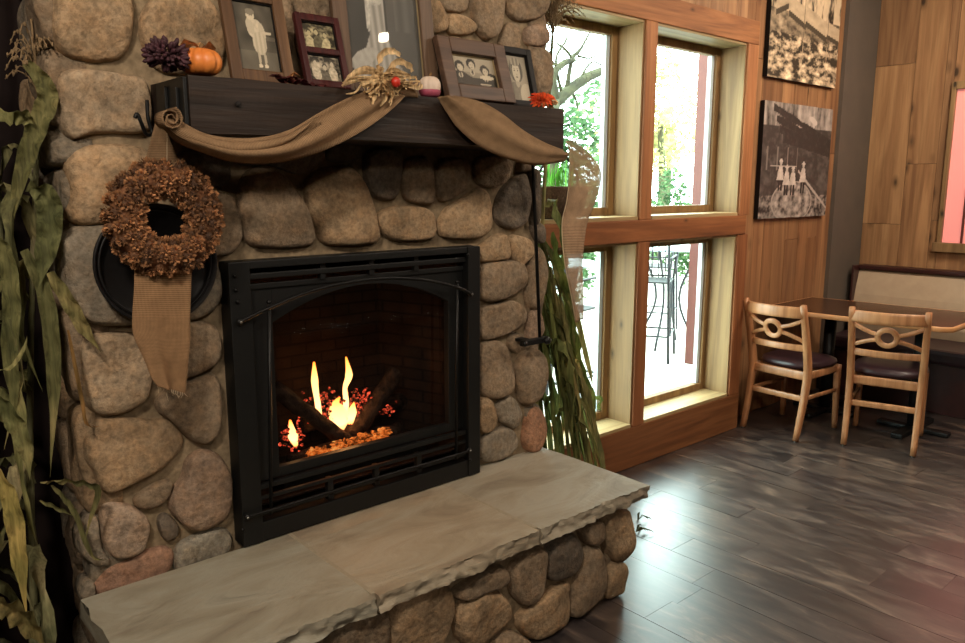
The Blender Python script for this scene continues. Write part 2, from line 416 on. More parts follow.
# ------------------------------------------------------------------ the room
def boards(name, mat, origin, du, dv, dn, W, H, wmin, wmax, thick=.02, holes=(), seed=1, joints=True, tints=None, lenr=(1.2, 2.6), gap=.003):
    """a wall (or floor) of boards running along dv; one mesh"""
    rnd = random.Random(seed); b = B(); o = V(origin); du = V(du); dv = V(dv); dn = V(dn); u = 0
    while u < W - 1e-4:
        w = min(rnd.uniform(wmin, wmax), W - u)
        if W - u - w < .03: w = W - u
        for hq in holes:
            for e_ in hq[:2]:
                if u + .004 < e_ < u + w - .004: w = e_ - u
        v = -rnd.uniform(0, lenr[1]) if joints else 0
        while v < H:
            L = rnd.uniform(*lenr) if joints else H
            v0, v1 = max(v, 0), min(v + L, H); v += L
            if v1 - v0 < .01: continue
            segs = [(v0, v1)]
            for (hu0, hu1, hv0, hv1) in holes:
                if u + w * .5 > hu0 and u + w * .5 < hu1:
                    ns = []
                    for a, c in segs:
                        if hv0 > a: ns.append((a, min(c, hv0)))
                        if hv1 < c: ns.append((max(a, hv1), c))
                    segs = [x for x in ns if x[1] - x[0] > .005]
            t = rnd.choice(tints) if tints else (1, 1, 1)
            k = rnd.uniform(.88, 1.1); b.c = (t[0] * k, t[1] * k, t[2] * k, 1); b.s = (rnd.random(), rnd.random(), rnd.random(), 1)
            for a, c in segs:
                a += gap / 2; c -= gap / 2; ofs = rnd.uniform(0, .0015)
                P = []
                for n_ in (-thick, -ofs):
                    for (uu, vv) in ((u + gap / 2, a), (u + w - gap / 2, a), (u + w - gap / 2, c), (u + gap / 2, c)):
                        P.append(b.bm.verts.new(o + du * uu + dv * vv + dn * n_))
                for q in ((0, 3, 2, 1), (4, 5, 6, 7), (0, 1, 5, 4), (1, 2, 6, 5), (2, 3, 7, 6), (3, 0, 4, 7)): b.face([P[i] for i in q])
        u += w
    return b.build(name, mat)
def boxobj(name, mat, lo, hi, bev=0, parent=None, tint=None):
    b = B(); 
    if tint: b.c = tint
    b.s = (random.random(), random.random(), random.random(), 1)
    b.box(lo, hi, bev); return b.build(name, mat, parent)
XR, YF, ZT, XL = 6.5, -3.2, 3.2, -2.6
YG, YW, YP = 2.83, 2.62, 2.75            # glass, window frame face, plank wall face
fl = boards('floor', 'floor', (XL, YF, 0), (1, 0, 0), (0, 1, 0), (0, 0, 1), XR - XL, YP + .1 - YF, .178, .178, .02,
            seed=4, tints=[(.75, .75, .78), (.95, .93, .92), (1.15, 1.1, 1.05), (1.0, .95, .9), (.85, .85, .9)], lenr=(.9, 1.25), gap=.0015)
struct(fl)
struct(boxobj('floor_subfloor', 'gap', (XL, YF, -.15), (XR, YP + .1, -.021)))
struct(boxobj('ceiling', 'ceiling', (XL - .1, YF - .1, ZT), (XR + .1, YP + .3, ZT + .1)))
struct(boxobj('wall_front', 'plaster', (XL - .1, YF - .1, 0), (XR + .1, YF, ZT)))
struct(boxobj('wall_left', 'plaster', (XL - .1, YF, 0), (XL, YP, ZT)))
struct(boxobj('wall_back', 'darkwall', (XL, 2.62, 0), (.555, 2.85, ZT)))
# plank wall right of the windows, and above them
PT = [(1, .92, .86), (1.08, .98, .9), (.86, .76, .7), (1.12, 1.05, .98), (.95, .82, .72), (1, .9, .8)]
struct(boards('wall_window_side', 'plank', (4.56, YP, 0), (1, 0, 0), (0, 0, 1), (0, -1, 0), 1.41, ZT, .13, .2, seed=9, tints=[(.82, .70, .60), (.68, .57, .5), (.88, .76, .66), (.76, .62, .52)], lenr=(1.6, 3)))
struct(boxobj('wall_window_side_backing', 'gap', (4.45, YP + .021, 0), (5.97, YP + .12, ZT)))
struct(boxobj('wall_corner', 'greypaint', (5.97, YP - .03, 0), (XR, YP + .12, ZT)))
struct(boards('wall_over_windows', 'plank', (2.3, YW + .03, 2.60), (1, 0, 0), (0, 0, 1), (0, -1, 0), 2.16, ZT - 2.6, .12, .2, seed=12, tints=PT, joints=False))
struct(boxobj('wall_over_windows_backing', 'gap', (2.3, YW + .05, 2.62), (4.45, YP + .12, ZT)))
# right wall with its small pink lit window
HW = (YP - .03 - 2.15, YP - .03 - 1.1, 1.13, 2.36)
rw = boards('wall_right', 'plank', (XR, YP - .03, 0), (0, -1, 0), (0, 0, 1), (-1, 0, 0), YP - .03 - YF, ZT, .2, .3, seed=23,
            holes=[HW], tints=[(1, .92, .84), (1.03, .96, .88), (.86, .8, .74), (.95, .87, .78), (1.05, .98, .88), (.78, .72, .66)], lenr=(1.2, 2.8))
struct(rw)
struct(boxobj('wall_right_backing', 'gap', (XR + .021, YF, 0), (XR + .14, YP, ZT)))
# ------------------------------------------------------------------ window bays
wz0, wz1, wz2, wz3 = .24, 1.30, 1.42, 2.46
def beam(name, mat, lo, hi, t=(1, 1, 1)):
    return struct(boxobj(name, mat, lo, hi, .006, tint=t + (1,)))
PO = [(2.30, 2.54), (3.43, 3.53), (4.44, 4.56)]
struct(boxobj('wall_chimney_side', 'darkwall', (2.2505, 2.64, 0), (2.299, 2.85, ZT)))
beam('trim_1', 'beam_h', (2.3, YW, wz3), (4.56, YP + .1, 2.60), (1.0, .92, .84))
beam('trim_2', 'beam_h', (2.3, YW - .006, wz1), (4.52, YP + .06, wz2), (.72, .58, .50))  # tint darkened to carry the shade on the lower window trim
beam('trim_3', 'beam_h', (2.3, YW - .004, 0), (4.56, YP + .06, wz0), (.50, .42, .36))  # dark brown skirt, with shade also put into its tint
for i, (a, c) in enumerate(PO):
    beam('trim_%d' % (4 + 2 * i), 'beam_v', (a, YW - .001, wz0), (c, YG + .03, wz1), (.70, .57, .50))  # lower posts tinted darker than the upper ones to imitate shade
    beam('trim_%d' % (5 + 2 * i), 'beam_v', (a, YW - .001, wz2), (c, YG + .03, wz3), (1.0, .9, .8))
wi = 0
for bi, (x0, x1) in enumerate(((2.54, 3.43), (3.53, 4.44))):
    for (z0, z1) in ((wz0, wz1), (wz2, wz3)):
        wi += 1
        w = bpy.data.objects.new('window_%d' % wi, None); C.objects.link(w); w.location = (x0, YG, z0); PLOC[w.name_full] = V((x0, YG, z0)); struct(w)
        jt = .012
        b = B(); b.c = (1, 1, 1, 1)
        for sx in (x0, x1 - jt): b.s = (random.random(), bi, z0, 1); b.box((sx, YW + .012, z0), (sx + jt, YG + .02, z1), .002)
        b.build('jamb', 'jamb_v', w)
        b = B(); b.s = (.3 * wi, .2, .5, 1); b.box((x0 + jt, YW + .004, z0), (x1 - jt, YG + .02, z0 + .02), .003)
        b.c = (.8, .78, .76, 1); b.box((x0 + jt, YW + .012, z1 - .014), (x1 - jt, YG + .02, z1), .002); b.build('window_sill', 'jamb_h', w)
        b = B(); fw = .045
        b.c = (.98, .93, .85, 1)
        a0, a1, c0, c1 = x0 + jt, x1 - jt, z0 + .02, z1 - .014
        b.s = (.7, wi, 0, 1)
        b.box((a0, YG - .03, c0), (a0 + fw, YG + .02, c1), .004); b.box((a1 - fw, YG - .03, c0), (a1, YG + .02, c1), .004)
        b.box((a0 + fw, YG - .029, c0), (a1 - fw, YG + .02, c0 + fw), .004); b.box((a0 + fw, YG - .029, c1 - fw), (a1 - fw, YG + .02, c1), .004)
        b.build('window_frame', 'jamb_v', w)
        b = B(); b.box((a1 - fw - .03, YG - .012, c0 + fw), (a1 - fw, YG + .016, c1 - fw), .002); b.build('glazing_strip', 'whitevinyl', w)
        b = B(); b.box((a0 + fw, YG + .003, c0 + fw), (a1 - fw, YG + .007, c1 - fw)); b.build('pane', 'glass', w)
# pink lit window in the right wall
w = bpy.data.objects.new('window_5', None); C.objects.link(w); w.location = (XR, 1.9, 1.13); PLOC[w.name_full] = V((XR, 1.9, 1.13)); struct(w)
y1, y0, z0, z1 = 2.15, 1.1, 1.13, 2.36
b = B()
b.box((XR - .03, y1 - .03, z0), (XR + .1, y1, z1), .004); b.box((XR - .03, y0, z0), (XR + .1, y0 + .055, z1), .004)
b.box((XR - .03, y0 + .055, z1 - .055), (XR + .1, y1 - .03, z1), .004); b.box((XR - .05, y0 - .02, z0 - .02), (XR + .1, y1 + .02, z0 + .05), .004)
b.build('window_frame', 'jamb_v', w)
b = B(); b.box((XR + .004, y0 + .05, z0 + .05), (XR + .018, y1 - .025, z1 - .05)); b.build('pane', 'pinklit', w)
b = B(); b.box((XR - .008, y1 - .17, z0 + .05), (XR + .003, y1 - .155, z1 - .05)); b.build('muntin', 'redpost', w)

# ------------------------------------------------------------------ stonework
def chaikin(P, n=2):
    for _ in range(n):
        Q = []
        for i in range(len(P)):
            a, b_ = P[i], P[(i + 1) % len(P)]
            Q += [(a[0] * .78 + b_[0] * .22, a[1] * .78 + b_[1] * .22), (a[0] * .22 + b_[0] * .78, a[1] * .22 + b_[1] * .78)]
        P = Q
    return P
def resample(P, N):
    L = [0]
    for i in range(len(P)):
        a, b_ = P[i], P[(i + 1) % len(P)]; L.append(L[-1] + math.hypot(a[0] - b_[0], a[1] - b_[1]))
    out = []; j = 0
    for k in range(N):
        d = L[-1] * k / N
        while L[j + 1] < d: j += 1
        t = (d - L[j]) / max(L[j + 1] - L[j], 1e-9); a, b_ = P[j], P[(j + 1) % len(P)]
        out.append((a[0] + (b_[0] - a[0]) * t, a[1] + (b_[1] - a[1]) * t))
    return out
def stone(b, poly, fmap, depth, tint, rnd, N=36):
    P = resample(chaikin(poly), N)
    _cx = sum(p[0] for p in P) / N; _cy = sum(p[1] for p in P) / N; gr = 1 + .006 / max(.03, min(max(p[0] for p in P) - min(p[0] for p in P), max(p[1] for p in P) - min(p[1] for p in P)) * .5)
    P = [(_cx + (p[0] - _cx) * gr, _cy + (p[1] - _cy) * gr) for p in P]
    cx = sum(p[0] for p in P) / N; cy = sum(p[1] for p in P) / N; off = V((rnd.uniform(0, 99), rnd.uniform(0, 99), rnd.uniform(0, 99)))
    b.c = tuple(tint) + (1,); rings = []
    for t, w0 in ((1.0, -.05), (1.0, -.012), (.99, .32), (.965, .58), (.925, .78), (.86, .9), (.75, .96), (.56, 1.0), (.33, 1.02), (.1, 1.02)):
        ring = []
        for (x, y) in P:
            dx, dy = x - cx, y - cy; px, py = cx + dx * t, cy + dy * t
            w = w0 * depth if w0 > 0 else w0
            q = V((px, py, 0)) * 6 + off
            if w0 > 0:
                w += depth * (.30 * noise.noise(q * 1.4) + .42 * noise.noise(q * .5)) * min(1, w0 * 1.3) + .004 * noise.noise(q * 4)
                nn = noise.noise(V((px * 14, py * 14, w * 20)) + off) * .004
                px += nn; py += nn * .7
            ring.append(fmap(px, py, w))
        rings.append(ring)
    b.rings(rings, True)
def pip(x, y, P):
    r = False; j = len(P) - 1
    for i in range(len(P)):
        if (P[i][1] > y) != (P[j][1] > y) and x < (P[j][0] - P[i][0]) * (y - P[i][1]) / (P[j][1] - P[i][1]) + P[i][0]: r = not r
        j = i
    return r
def voronoi(rect, n, rnd, avoid=(), asp=1.0):
    x0, x1, y0, y1 = rect; S = []; tries = 0; md = math.sqrt((x1 - x0) * (y1 - y0) / n) * .78
    while len(S) < n and tries < 6000:
        tries += 1; p = (rnd.uniform(x0, x1), rnd.uniform(y0, y1))
        if all(math.hypot(p[0] - q[0], (p[1] - q[1]) * asp) > md for q in S): S.append(p)
    out = []
    for i, s_ in enumerate(S):
        P = [(x0, y0), (x1, y0), (x1, y1), (x0, y1)]
        for j, q in enumerate(S):
            if i == j: continue
            mx, my = (s_[0] + q[0]) / 2, (s_[1] + q[1]) / 2; nx, ny = q[0] - s_[0], q[1] - s_[1]; R = []
            for k in range(len(P)):
                a, c = P[k], P[(k + 1) % len(P)]
                da = (a[0] - mx) * nx + (a[1] - my) * ny; dc = (c[0] - mx) * nx + (c[1] - my) * ny
                if da <= 0: R.append(a)
                if (da < 0) != (dc < 0) and abs(da - dc) > 1e-12:
                    t = da / (da - dc); R.append((a[0] + (c[0] - a[0]) * t, a[1] + (c[1] - a[1]) * t))
            P = R
            if not P: break
        if len(P) < 3: continue
        cx = sum(p[0] for p in P) / len(P); cy = sum(p[1] for p in P) / len(P)
        P = [(cx + (p[0] - cx) * .93, cy + (p[1] - cy) * .93) for p in P]
        bad = False
        for A in avoid:
            dn = lambda G: [(G[i][0] * (1 - q / 4) + G[(i + 1) % len(G)][0] * q / 4, G[i][1] * (1 - q / 4) + G[(i + 1) % len(G)][1] * q / 4) for i in range(len(G)) for q in range(4)]
            if any(pip(p[0], p[1], A) for p in dn(P) + [(cx, cy)]) or any(pip(a[0], a[1], P) for a in dn(A)): bad = True; break
        if not bad: out.append(P)
    return out
ST = {'tan': lin((166, 142, 112)), 'lt': lin((170, 150, 124)), 'grey': lin((138, 128, 112)), 'gb': lin((144, 126, 104)), 'dk': lin((108, 98, 86)),
      'cream': lin((184, 162, 140)), 'or': lin((156, 124, 104)), 'gg': lin((144, 138, 124)), 'pk': lin((156, 134, 114)), 'or2': lin((152, 116, 92))}
kt = lambda k, n: tuple(c * k for c in ST[n])
front = [
 ([(56,0),(58,-22),(130,-22),(132,30),(128,50),(118,58),(95,60),(70,56),(60,46),(55,30)],'tan'),
 ([(59,76),(75,69),(142,76),(148,92),(153,125),(140,133),(100,131),(85,134),(75,139),(66,130),(60,105)],'lt'),
 ([(69,162),(80,148),(120,144),(146,150),(153,165),(150,218),(110,222),(90,224),(76,222),(70,213),(74,195),(70,170)],'tan'),
 ([(62,238),(80,227),(120,226),(148,230),(150,300),(140,324),(100,324),(80,318),(68,300),(64,270)],'grey'),
 ([(160,250),(215,262),(221,280),(221,300),(205,318),(160,322)],'grey'),
 ([(82,345),(90,336),(115,334),(138,335),(151,360),(149,398),(128,411),(105,416),(92,410),(85,385)],'lt'),
 ([(165,328),(185,323),(215,324),(221,345),(218,363),(190,378),(160,380),(156,350)],'gb'),
 ([(185,384),(217,372),(221,400),(220,430),(210,445),(192,440),(176,425),(158,410),(160,396)],'gb'),
 ([(93,424),(115,419),(150,422),(170,421),(184,438),(181,450),(162,468),(130,485),(110,493),(100,488),(94,470),(86,460),(86,440)],'tan'),
 ([(203,451),(220,456),(231,475),(233,495),(228,515),(212,528),(198,530),(180,522),(171,510),(173,492),(184,480),(188,460)],'pk'),
 ([(160,520),(168,515),(178,525),(177,538),(166,541),(161,530)],'dk'),
 ([(136,500),(150,488),(172,480),(167,500),(150,509),(140,508)],'gb'),
 ([(102,510),(112,504),(130,507),(146,517),(149,530),(143,550),(125,557),(110,555),(102,540)],'cream'),
 ([(80,540),(88,524),(98,518),(99,545),(112,562),(96,566),(83,556)],'grey'),
 ([(98,582),(110,568),(140,556),(162,549),(173,554),(172,568),(150,584),(122,596),(105,599),(97,591)],'or'),
 ([(177,548),(200,535),(225,530),(231,540),(228,552),(205,565),(178,576)],'gg'),
 ([(82,596),(85,585),(94,583),(95,597),(84,603)],'grey'),
 ([(195,192),(230,192),(240,218),(242,240),(232,252),(216,256),(198,248)],'gb'),
 ([(240,188),(250,170),(270,167),(290,180),(305,205),(316,235),(312,246),(280,248),(250,246),(241,225)],'gb'),
 ([(306,182),(325,168),(352,166),(364,180),(371,200),(378,225),(380,240),(372,244),(325,246),(318,230),(310,205)],'tan'),
 ([(367,150),(399,148),(402,175),(398,197),(385,200),(373,195),(367,180)],'dk'),
 ([(404,160),(430,156),(435,188),(433,203),(420,203),(405,198)],'gb'),
 ([(380,213),(400,206),(425,208),(435,216),(436,230),(430,239),(395,241),(383,232)],'tan'),
 ([(438,160),(460,158),(472,162),(468,185),(452,199),(440,202)],'gb'),
 ([(441,222),(448,208),(465,198),(480,188),(488,192),(491,210),(492,228),(480,239),(445,238),(440,230)],'tan'),
 ([(476,158),(500,155),(512,163),(505,182),(490,188),(478,182)],'gb'),
 ([(496,215),(500,195),(510,182),(527,172),(529,190),(526,220),(515,229),(502,226)],'dk'),
 ([(531,172),(537,172),(538,200),(537,222),(532,222)],'dk'),
 ([(532,226),(540,222),(546,228),(546,242),(538,242)],'dk'),
 ([(236,150),(262,140),(322,142),(324,160),(302,176),(270,162),(245,166)],'dk'),
 ([(178,150),(228,146),(232,182),(214,187),(186,178)],'dk'),
 ([(330,146),(360,143),(362,160),(332,162)],'dk'),
 ([(479,248),(503,232),(508,245),(510,258),(495,261),(480,262)],'tan'),
 ([(479,265),(505,261),(524,262),(525,285),(515,295),(480,304)],'gb'),
 ([(510,240),(516,235),(530,240),(532,255),(520,268),(512,258)],'tan'),
 ([(538,248),(545,255),(546,280),(536,308),(529,306),(527,290),(529,262),(534,256)],'gb'),
 ([(479,309),(500,304),(516,301),(526,310),(525,322),(510,333),(490,340),(480,338)],'gb'),
 ([(529,312),(540,311),(544,330),(535,342),(528,338)],'pk'),
 ([(479,343),(500,341),(509,350),(512,370),(513,390),(495,399),(482,396),(478,380)],'gb'),
 ([(512,336),(522,333),(524,345),(516,353),(510,346)],'gb'),
 ([(519,359),(530,351),(541,350),(546,372),(542,395),(530,404),(521,402),(517,380)],'gb'),
 ([(478,398),(490,399),(495,415),(493,427),(484,434),(478,425)],'tan'),
 ([(498,403),(513,395),(523,412),(521,425),(515,430),(500,422)],'grey'),
 ([(479,445),(490,433),(505,427),(518,434),(519,448),(505,458),(490,463),(481,458)],'grey'),
 ([(528,415),(538,408),(544,415),(545,435),(538,450),(528,451),(524,440)],'or2'),
 ([(405,-8),(432,-8),(446,12),(448,30),(430,34),(405,36)],'tan'),
 ([(438,-10),(469,-10),(470,4),(465,11),(450,11),(441,2)],'gb'),
 ([(449,15),(460,15),(474,22),(476,30),(465,34),(451,33)],'tan'),
 ([(473,-10),(505,-10),(503,15),(499,34),(488,40),(479,30),(474,10)],'gb'),
 ([(509,0),(520,-14),(549,-14),(551,5),(542,17),(525,21),(511,15)],'gb'),
 ([(501,42),(508,23),(520,23),(521,40),(519,50),(505,50)],'gb'),
 ([(527,28),(540,24),(550,28),(550,42),(540,46),(529,44)],'pk'),
 ([(531,50),(545,49),(552,62),(553,80),(549,94),(535,96),(531,70)],'gb'),
 ([(142,15),(160,-8),(203,-8),(220,14),(228,42),(220,70),(162,74),(144,45)],'tan'),
 ([(228,-16),(288,-18),(292,58),(262,76),(236,70)],'gb'),
 ([(296,-18),(345,-18),(346,40),(330,66),(298,60)],'gb'),
 ([(350,-18),(400,-14),(402,44),(380,74),(352,60)],'gb'),
]
rnd = random.Random(5)
fpl = [([(on(x, y, 1, 2.27)[0], on(x, y, 1, 2.27)[2]) for x, y in P], t) for P, t in front]
chim = thing('stone_chimney', (1.43, 2.3, 0), 'tall rounded fieldstone chimney breast surrounding the black gas fireplace', 'chimney')
b = B()
fm = lambda u, v, w: V((u, 2.295 - w, v))
for P, t in fpl:
    hh = max(p[1] for p in P) - min(p[1] for p in P)
    k = rnd.uniform(.88, 1.08); stone(b, P, fm, min(.05, .026 + hh * .1), tuple(c * k for c in ST[t]), rnd)
av = [p for p, _ in fpl]
keys = ['tan', 'gb', 'grey', 'gb', 'tan']
for rect, n in (((.5, 2.32, 2.17, ZT), 38), ((.5, .93, .1, .46), 7), ((1.0, 2.28, 1.40, 2.25), 44), ((.5, .93, .46, 2.2), 50), ((.5, .93, .46, 2.2), 90), ((1.0, 2.28, 1.39, 2.25), 120), ((1.96, 2.30, .47, 1.4), 60)):
    for P in voronoi(rect, n, rnd, av): 
        stone(b, P, fm, .038, kt(rnd.uniform(.8, 1.0), rnd.choice(keys)), rnd)
        av.append(P)
for side, X, sg in (('l', .552, -1), ('r', 2.290, 1)):
    fs = lambda u, v, w, X=X, sg=sg: V((X + sg * w, u, v))
    for P in voronoi((2.275, 2.6, .02, ZT), 34, rnd, asp=1.2):
        if sg > 0 and any(1.40 < p[1] < 1.80 for p in P): continue
        stone(b, P, fs, .052, kt(rnd.uniform(.7, .95), rnd.choice(['gb', 'grey', 'gb', 'tan'])), rnd)
b.build('fieldstone_facing', 'stone', chim)
b = B()
for lo, hi in (((2.278, 2.292, 0), (2.29, 2.95, 1.40)), ((2.278, 2.292, 1.80), (2.29, 2.95, ZT)), ((.552, 2.292, 0), (.97, 2.95, ZT)), ((1.90, 2.292, 0), (2.278, 2.95, ZT)), ((.97, 2.292, 1.345), (1.90, 2.95, ZT)), ((.97, 2.292, 0), (1.90, 2.95, .47)), ((.97, 2.70, .47), (1.90, 2.95, 1.345))):
    b.box(lo, hi)
b.build('mortar', 'mortar', chim)
# hearth
hearth = thing('raised_hearth', (1.39, 2.0, 0), 'raised stone hearth bench with three flagstone slabs on a fieldstone base', 'hearth')
hp = [
 ([(607,519),(632,505),(634,543),(625,560),(614,562),(609,555),(606,533)],'tan'),
 ([(610,564),(626,561),(627,592),(612,602),(608,596)],'tan'),
 ([(583,529),(603,519),(604,535),(598,545),(588,545)],'gb'),
 ([(588,549),(604,549),(607,575),(606,594),(590,610),(572,621),(576,595),(583,570)],'gb'),
 ([(551,548),(562,537),(576,533),(583,550),(583,562),(574,577),(552,583),(549,570)],'dk'),
 ([(515,566),(530,556),(546,547),(546,570),(542,594),(530,607),(520,602),(514,590)],'gb'),
 ([(522,618),(535,606),(557,590),(572,583),(573,597),(569,622),(550,640),(535,645),(523,630)],'tan'),
 ([(458,592),(500,568),(506,575),(506,585),(485,591),(463,601)],'gb'),
 ([(459,612),(480,595),(500,592),(513,605),(515,622),(500,634),(475,648),(460,640)],'tan'),
 ([(500,641),(515,633),(528,641),(530,660),(510,668),(496,655)],'gb'),
 ([(395,605),(415,591),(440,579),(454,590),(453,625),(440,655),(400,672),(392,640)],'tan'),
 ([(330,640),(362,616),(389,607),(389,650),(350,674),(330,670)],'gb'),
]
hpl = [([(on(x, y, 1, 1.75)[0], min(.403, max(on(x, y, 1, 1.75)[2], .01))) for x, y in P], t) for P, t in hp]
b = B(); fh = lambda u, v, w: V((u, 1.785 - w, v))
for P, t in hpl: stone(b, P, fh, .05, kt(rnd.uniform(.8, .95), t), rnd)
av = [p for p, _ in hpl]
for P in voronoi((.5, 2.26, .01, .403), 40, rnd, av): stone(b, P, fh, .045, kt(rnd.uniform(.7, .9), rnd.choice(keys)), rnd); av.append(P)
for X, sg in ((.53, -1), (2.225, 1)):
    fs = lambda u, v, w, X=X, sg=sg: V((X + sg * w, u, v))
    for P in voronoi((1.76, 2.27, .01, .4), 10, rnd): stone(b, P, fs, .04, kt(rnd.uniform(.8, 1), rnd.choice(['gg', 'gb', 'tan'])), rnd)
b.build('fieldstone_base', 'stone', hearth)
b = B(); b.box((.53, 1.785, .003), (2.225, 2.3, .405)); b.build('mortar', 'mortar', hearth)
def slab(x0, x1, left_rough, right_rough, seed, tint):
    b = B(); b.c = tint + (1,); y0, y1, z0, z1 = 1.705, (2.235 if left_rough else 2.31), .407, .46
    nx = 70; prof = [(y1, z0), (y1, z1)] + [(y1 + (y0 - y1) * k / 8, z1) for k in range(1, 8)] + [(y0 + .014, z1)] + [(y0, z1 - k * (z1 - z0) / 6) for k in range(0, 7)] + [(y0 + .04, z0)]
    rings = []
    for i in range(nx + 1):
        x = x0 + (x1 - x0) * i / nx; ring = []
        for j, (y, z) in enumerate(prof):
            xx, yy, zz = x, y, z
            if j >= 9 and j < len(prof) - 1:
                a = noise.noise(V((x * 26, z * 50, seed))) * .010 + noise.noise(V((x * 9, z * 16, seed + 7))) * .010 + noise.noise(V((x * 70, z * 90, seed))) * .005
                yy += a * (1.2 if j > 9 else .7) - (z1 - z) * .05
                if j == len(prof) - 2: zz += noise.noise(V((x * 12, 3, seed))) * .004
                if j in (9, 10): zz -= abs(noise.noise(V((x * 40, 1, seed)))) * .005
            elif 1 <= j <= 8: zz += noise.noise(V((x * 4, y * 4, seed))) * .0025
            if left_rough and i == 0: xx += noise.noise(V((y * 30, z * 40, seed))) * .015
            if right_rough and i == nx: xx += noise.noise(V((y * 30, z * 40, seed))) * .008
            ring.append((xx, yy, zz))
        rings.append(ring)
    b.rings(rings, True, True)
    o = b.build('hearth_slab', 'slab', hearth)
    md = o.modifiers.new('e', 'EDGE_SPLIT'); md.split_angle = math.radians(50)
slab(.455, 1.089, 1, 0, 2, (.95, .98, .95)); slab(1.098, 1.741, 0, 0, 5, (1.05, .99, .9)); slab(1.75, 2.345, 0, 1, 8, (1.0, .98, .93))
for x_ in (1.087, 1.739): b = B(); b.box((x_, 1.725, .41), (x_ + .013, 2.32, .4605)); b.build('grout_joint', 'joint', hearth)

# ------------------------------------------------------------------ mantel
mt = thing('mantel_shelf', (1.46, 2.15, 1.735), 'thick dark-stained timber mantel beam fixed to the stone above the fireplace', 'mantel')
b = B(); nx = 60; x0, x1, y0, y1, z0, z1 = .768, 2.157, 2.012, 2.30, 1.737, 1.880
prof = [(y0, z0), (y0, z0 + .03), (y0, z0 + .07), (y0, z0 + .11), (y0, z1), (y0 + .08, z1), (y0 + .16, z1), (y1, z1), (y1, z0), (y0 + .16, z0), (y0 + .08, z0)]
rings = []
for i in range(nx + 1):
    x = x0 + (x1 - x0) * i / nx
    rings.append([(x, y + noise.noise(V((x * 5, y * 14, z * 14))) * .004, z + noise.noise(V((x * 6, y * 9, 5 + z * 9))) * .0035) for y, z in prof])
b.rings(rings, True, False); b.build('beam', 'mantel', mt)
for px, py in ((238, 104), (372, 118)):
    c = on(px, py, 1, 2.008); b = B(); b.lathe([(.007, 0), (.0075, .004)], (c.x, 2.004, c.z), 14, 1, cap=True); b.build('peg_hole', 'gap', mt)
b = B()   # iron end strap with two ridges
b.box((.757, 2.02, 1.742), (.7675, 2.22, 1.874), .002); b.box((.748, 2.05, 1.77), (.757, 2.065, 1.85), .002); b.box((.748, 2.13, 1.76), (.757, 2.15, 1.86), .002)
b.build('end_bracket', 'ironflat', mt)
b = B()
b.tube(cr([on(147, 100, 1, 2.19), on(148, 118, 1, 2.19), on(152, 133, 1, 2.19), on(146, 134, 1, 2.17), on(141, 122, 1, 2.16), on(137, 114, 1, 2.16), on(135, 118, 1, 2.16)], 6), .005, 8)
b.build('iron_hook', 'iron', mt)

# ------------------------------------------------------------------ gas fireplace insert
gf = thing('gas_fireplace', (1.435, 2.24, .462), 'black gas fireplace insert with arched front bars under the stone lintel', 'fireplace')
X0, X1, Z0, Z1 = .932, 1.928, .465, 1.376
b = B()
b.box((X0, 2.222, Z0), (1.0, 2.33, Z1), .003); b.box((1.868, 2.222, Z0), (X1, 2.33, Z1), .003)
b.box((1.0, 2.226, 1.352), (1.868, 2.33, Z1), .003); b.box((1.0, 2.226, Z0), (1.868, 2.33, .53), .003)
b.build('surround_frame', 'ironflat', gf)
b = B(); b.box((1.0, 2.236, 1.318), (1.868, 2.256, 1.336), .003); b.box((1.0, 2.25, 1.285), (1.868, 2.27, 1.302), .002)
for x in (1.25, 1.44, 1.63): b.box((x, 2.24, 1.30), (x + .02, 2.262, 1.352), .001)
b.build('upper_louver', 'ironflat', gf)
b = B(); b.box((1.0, 2.236, .636), (1.868, 2.256, .652), .002); b.box((1.0, 2.236, .60), (1.868, 2.25, .612), .002); b.box((1.0, 2.24, .545), (1.868, 2.256, .558), .002)
for x in (1.25, 1.44, 1.63): b.box((x, 2.24, .53), (x + .02, 2.262, .61), .001)
b.build('lower_louver', 'ironflat', gf)
b = B(); n = 48; xa, xb = 1.0, 1.868; oa, ob = 1.083, 1.798
def arch(x): return 1.172 + .095 * max(0, 1 - ((x - 1.44) / .357) ** 2)
b.box((xa, 2.258, .655), (oa, 2.285, 1.29), .002); b.box((ob, 2.258, .655), (xb, 2.285, 1.29), .002); b.box((oa, 2.258, .655), (ob, 2.285, .688), .002)
for y in (2.258, 2.285):
    pass
ring = []
for i in range(n + 1):
    x = oa + (ob - oa) * i / n; ring.append([(x, 2.258, arch(x)), (x, 2.258, 1.29), (x, 2.285, 1.29), (x, 2.285, arch(x))])
b.rings(ring, True, False)
b.build('arched_door_frame', 'ironflat', gf)
Yr = 2.205
b = B(); b.tube(cr([on(240, 322, 1, Yr), on(269, 308, 1, Yr), on(318, 289, 1, Yr), on(374, 279, 1, Yr), on(420, 279.5, 1, Yr), on(456, 287, 1, Yr), on(471, 294, 1, Yr)], 8), .0062, 8); b.build('arched_bar', 'iron', gf)
b = B(); b.tube(cr([on(247, 517, 1, Yr), on(271, 510, 1, Yr), on(370, 480, 1, Yr), on(456, 455, 1, Yr), on(469, 450, 1, Yr)], 6), .0055, 8); b.build('lower_bar', 'iron', gf)
for xa_, ya_, xb_, yb_ in ((269, 302, 271, 514), (457, 282, 456, 459)):
    b = B(); b.tube([on(xa_, ya_, 1, Yr + .006), on(xb_, yb_, 1, Yr + .006)], .006, 8); b.ellipsoid(on(xa_, ya_, 1, Yr + .006), (.009, .009, .008)); b.build('upright_bar', 'iron', gf)
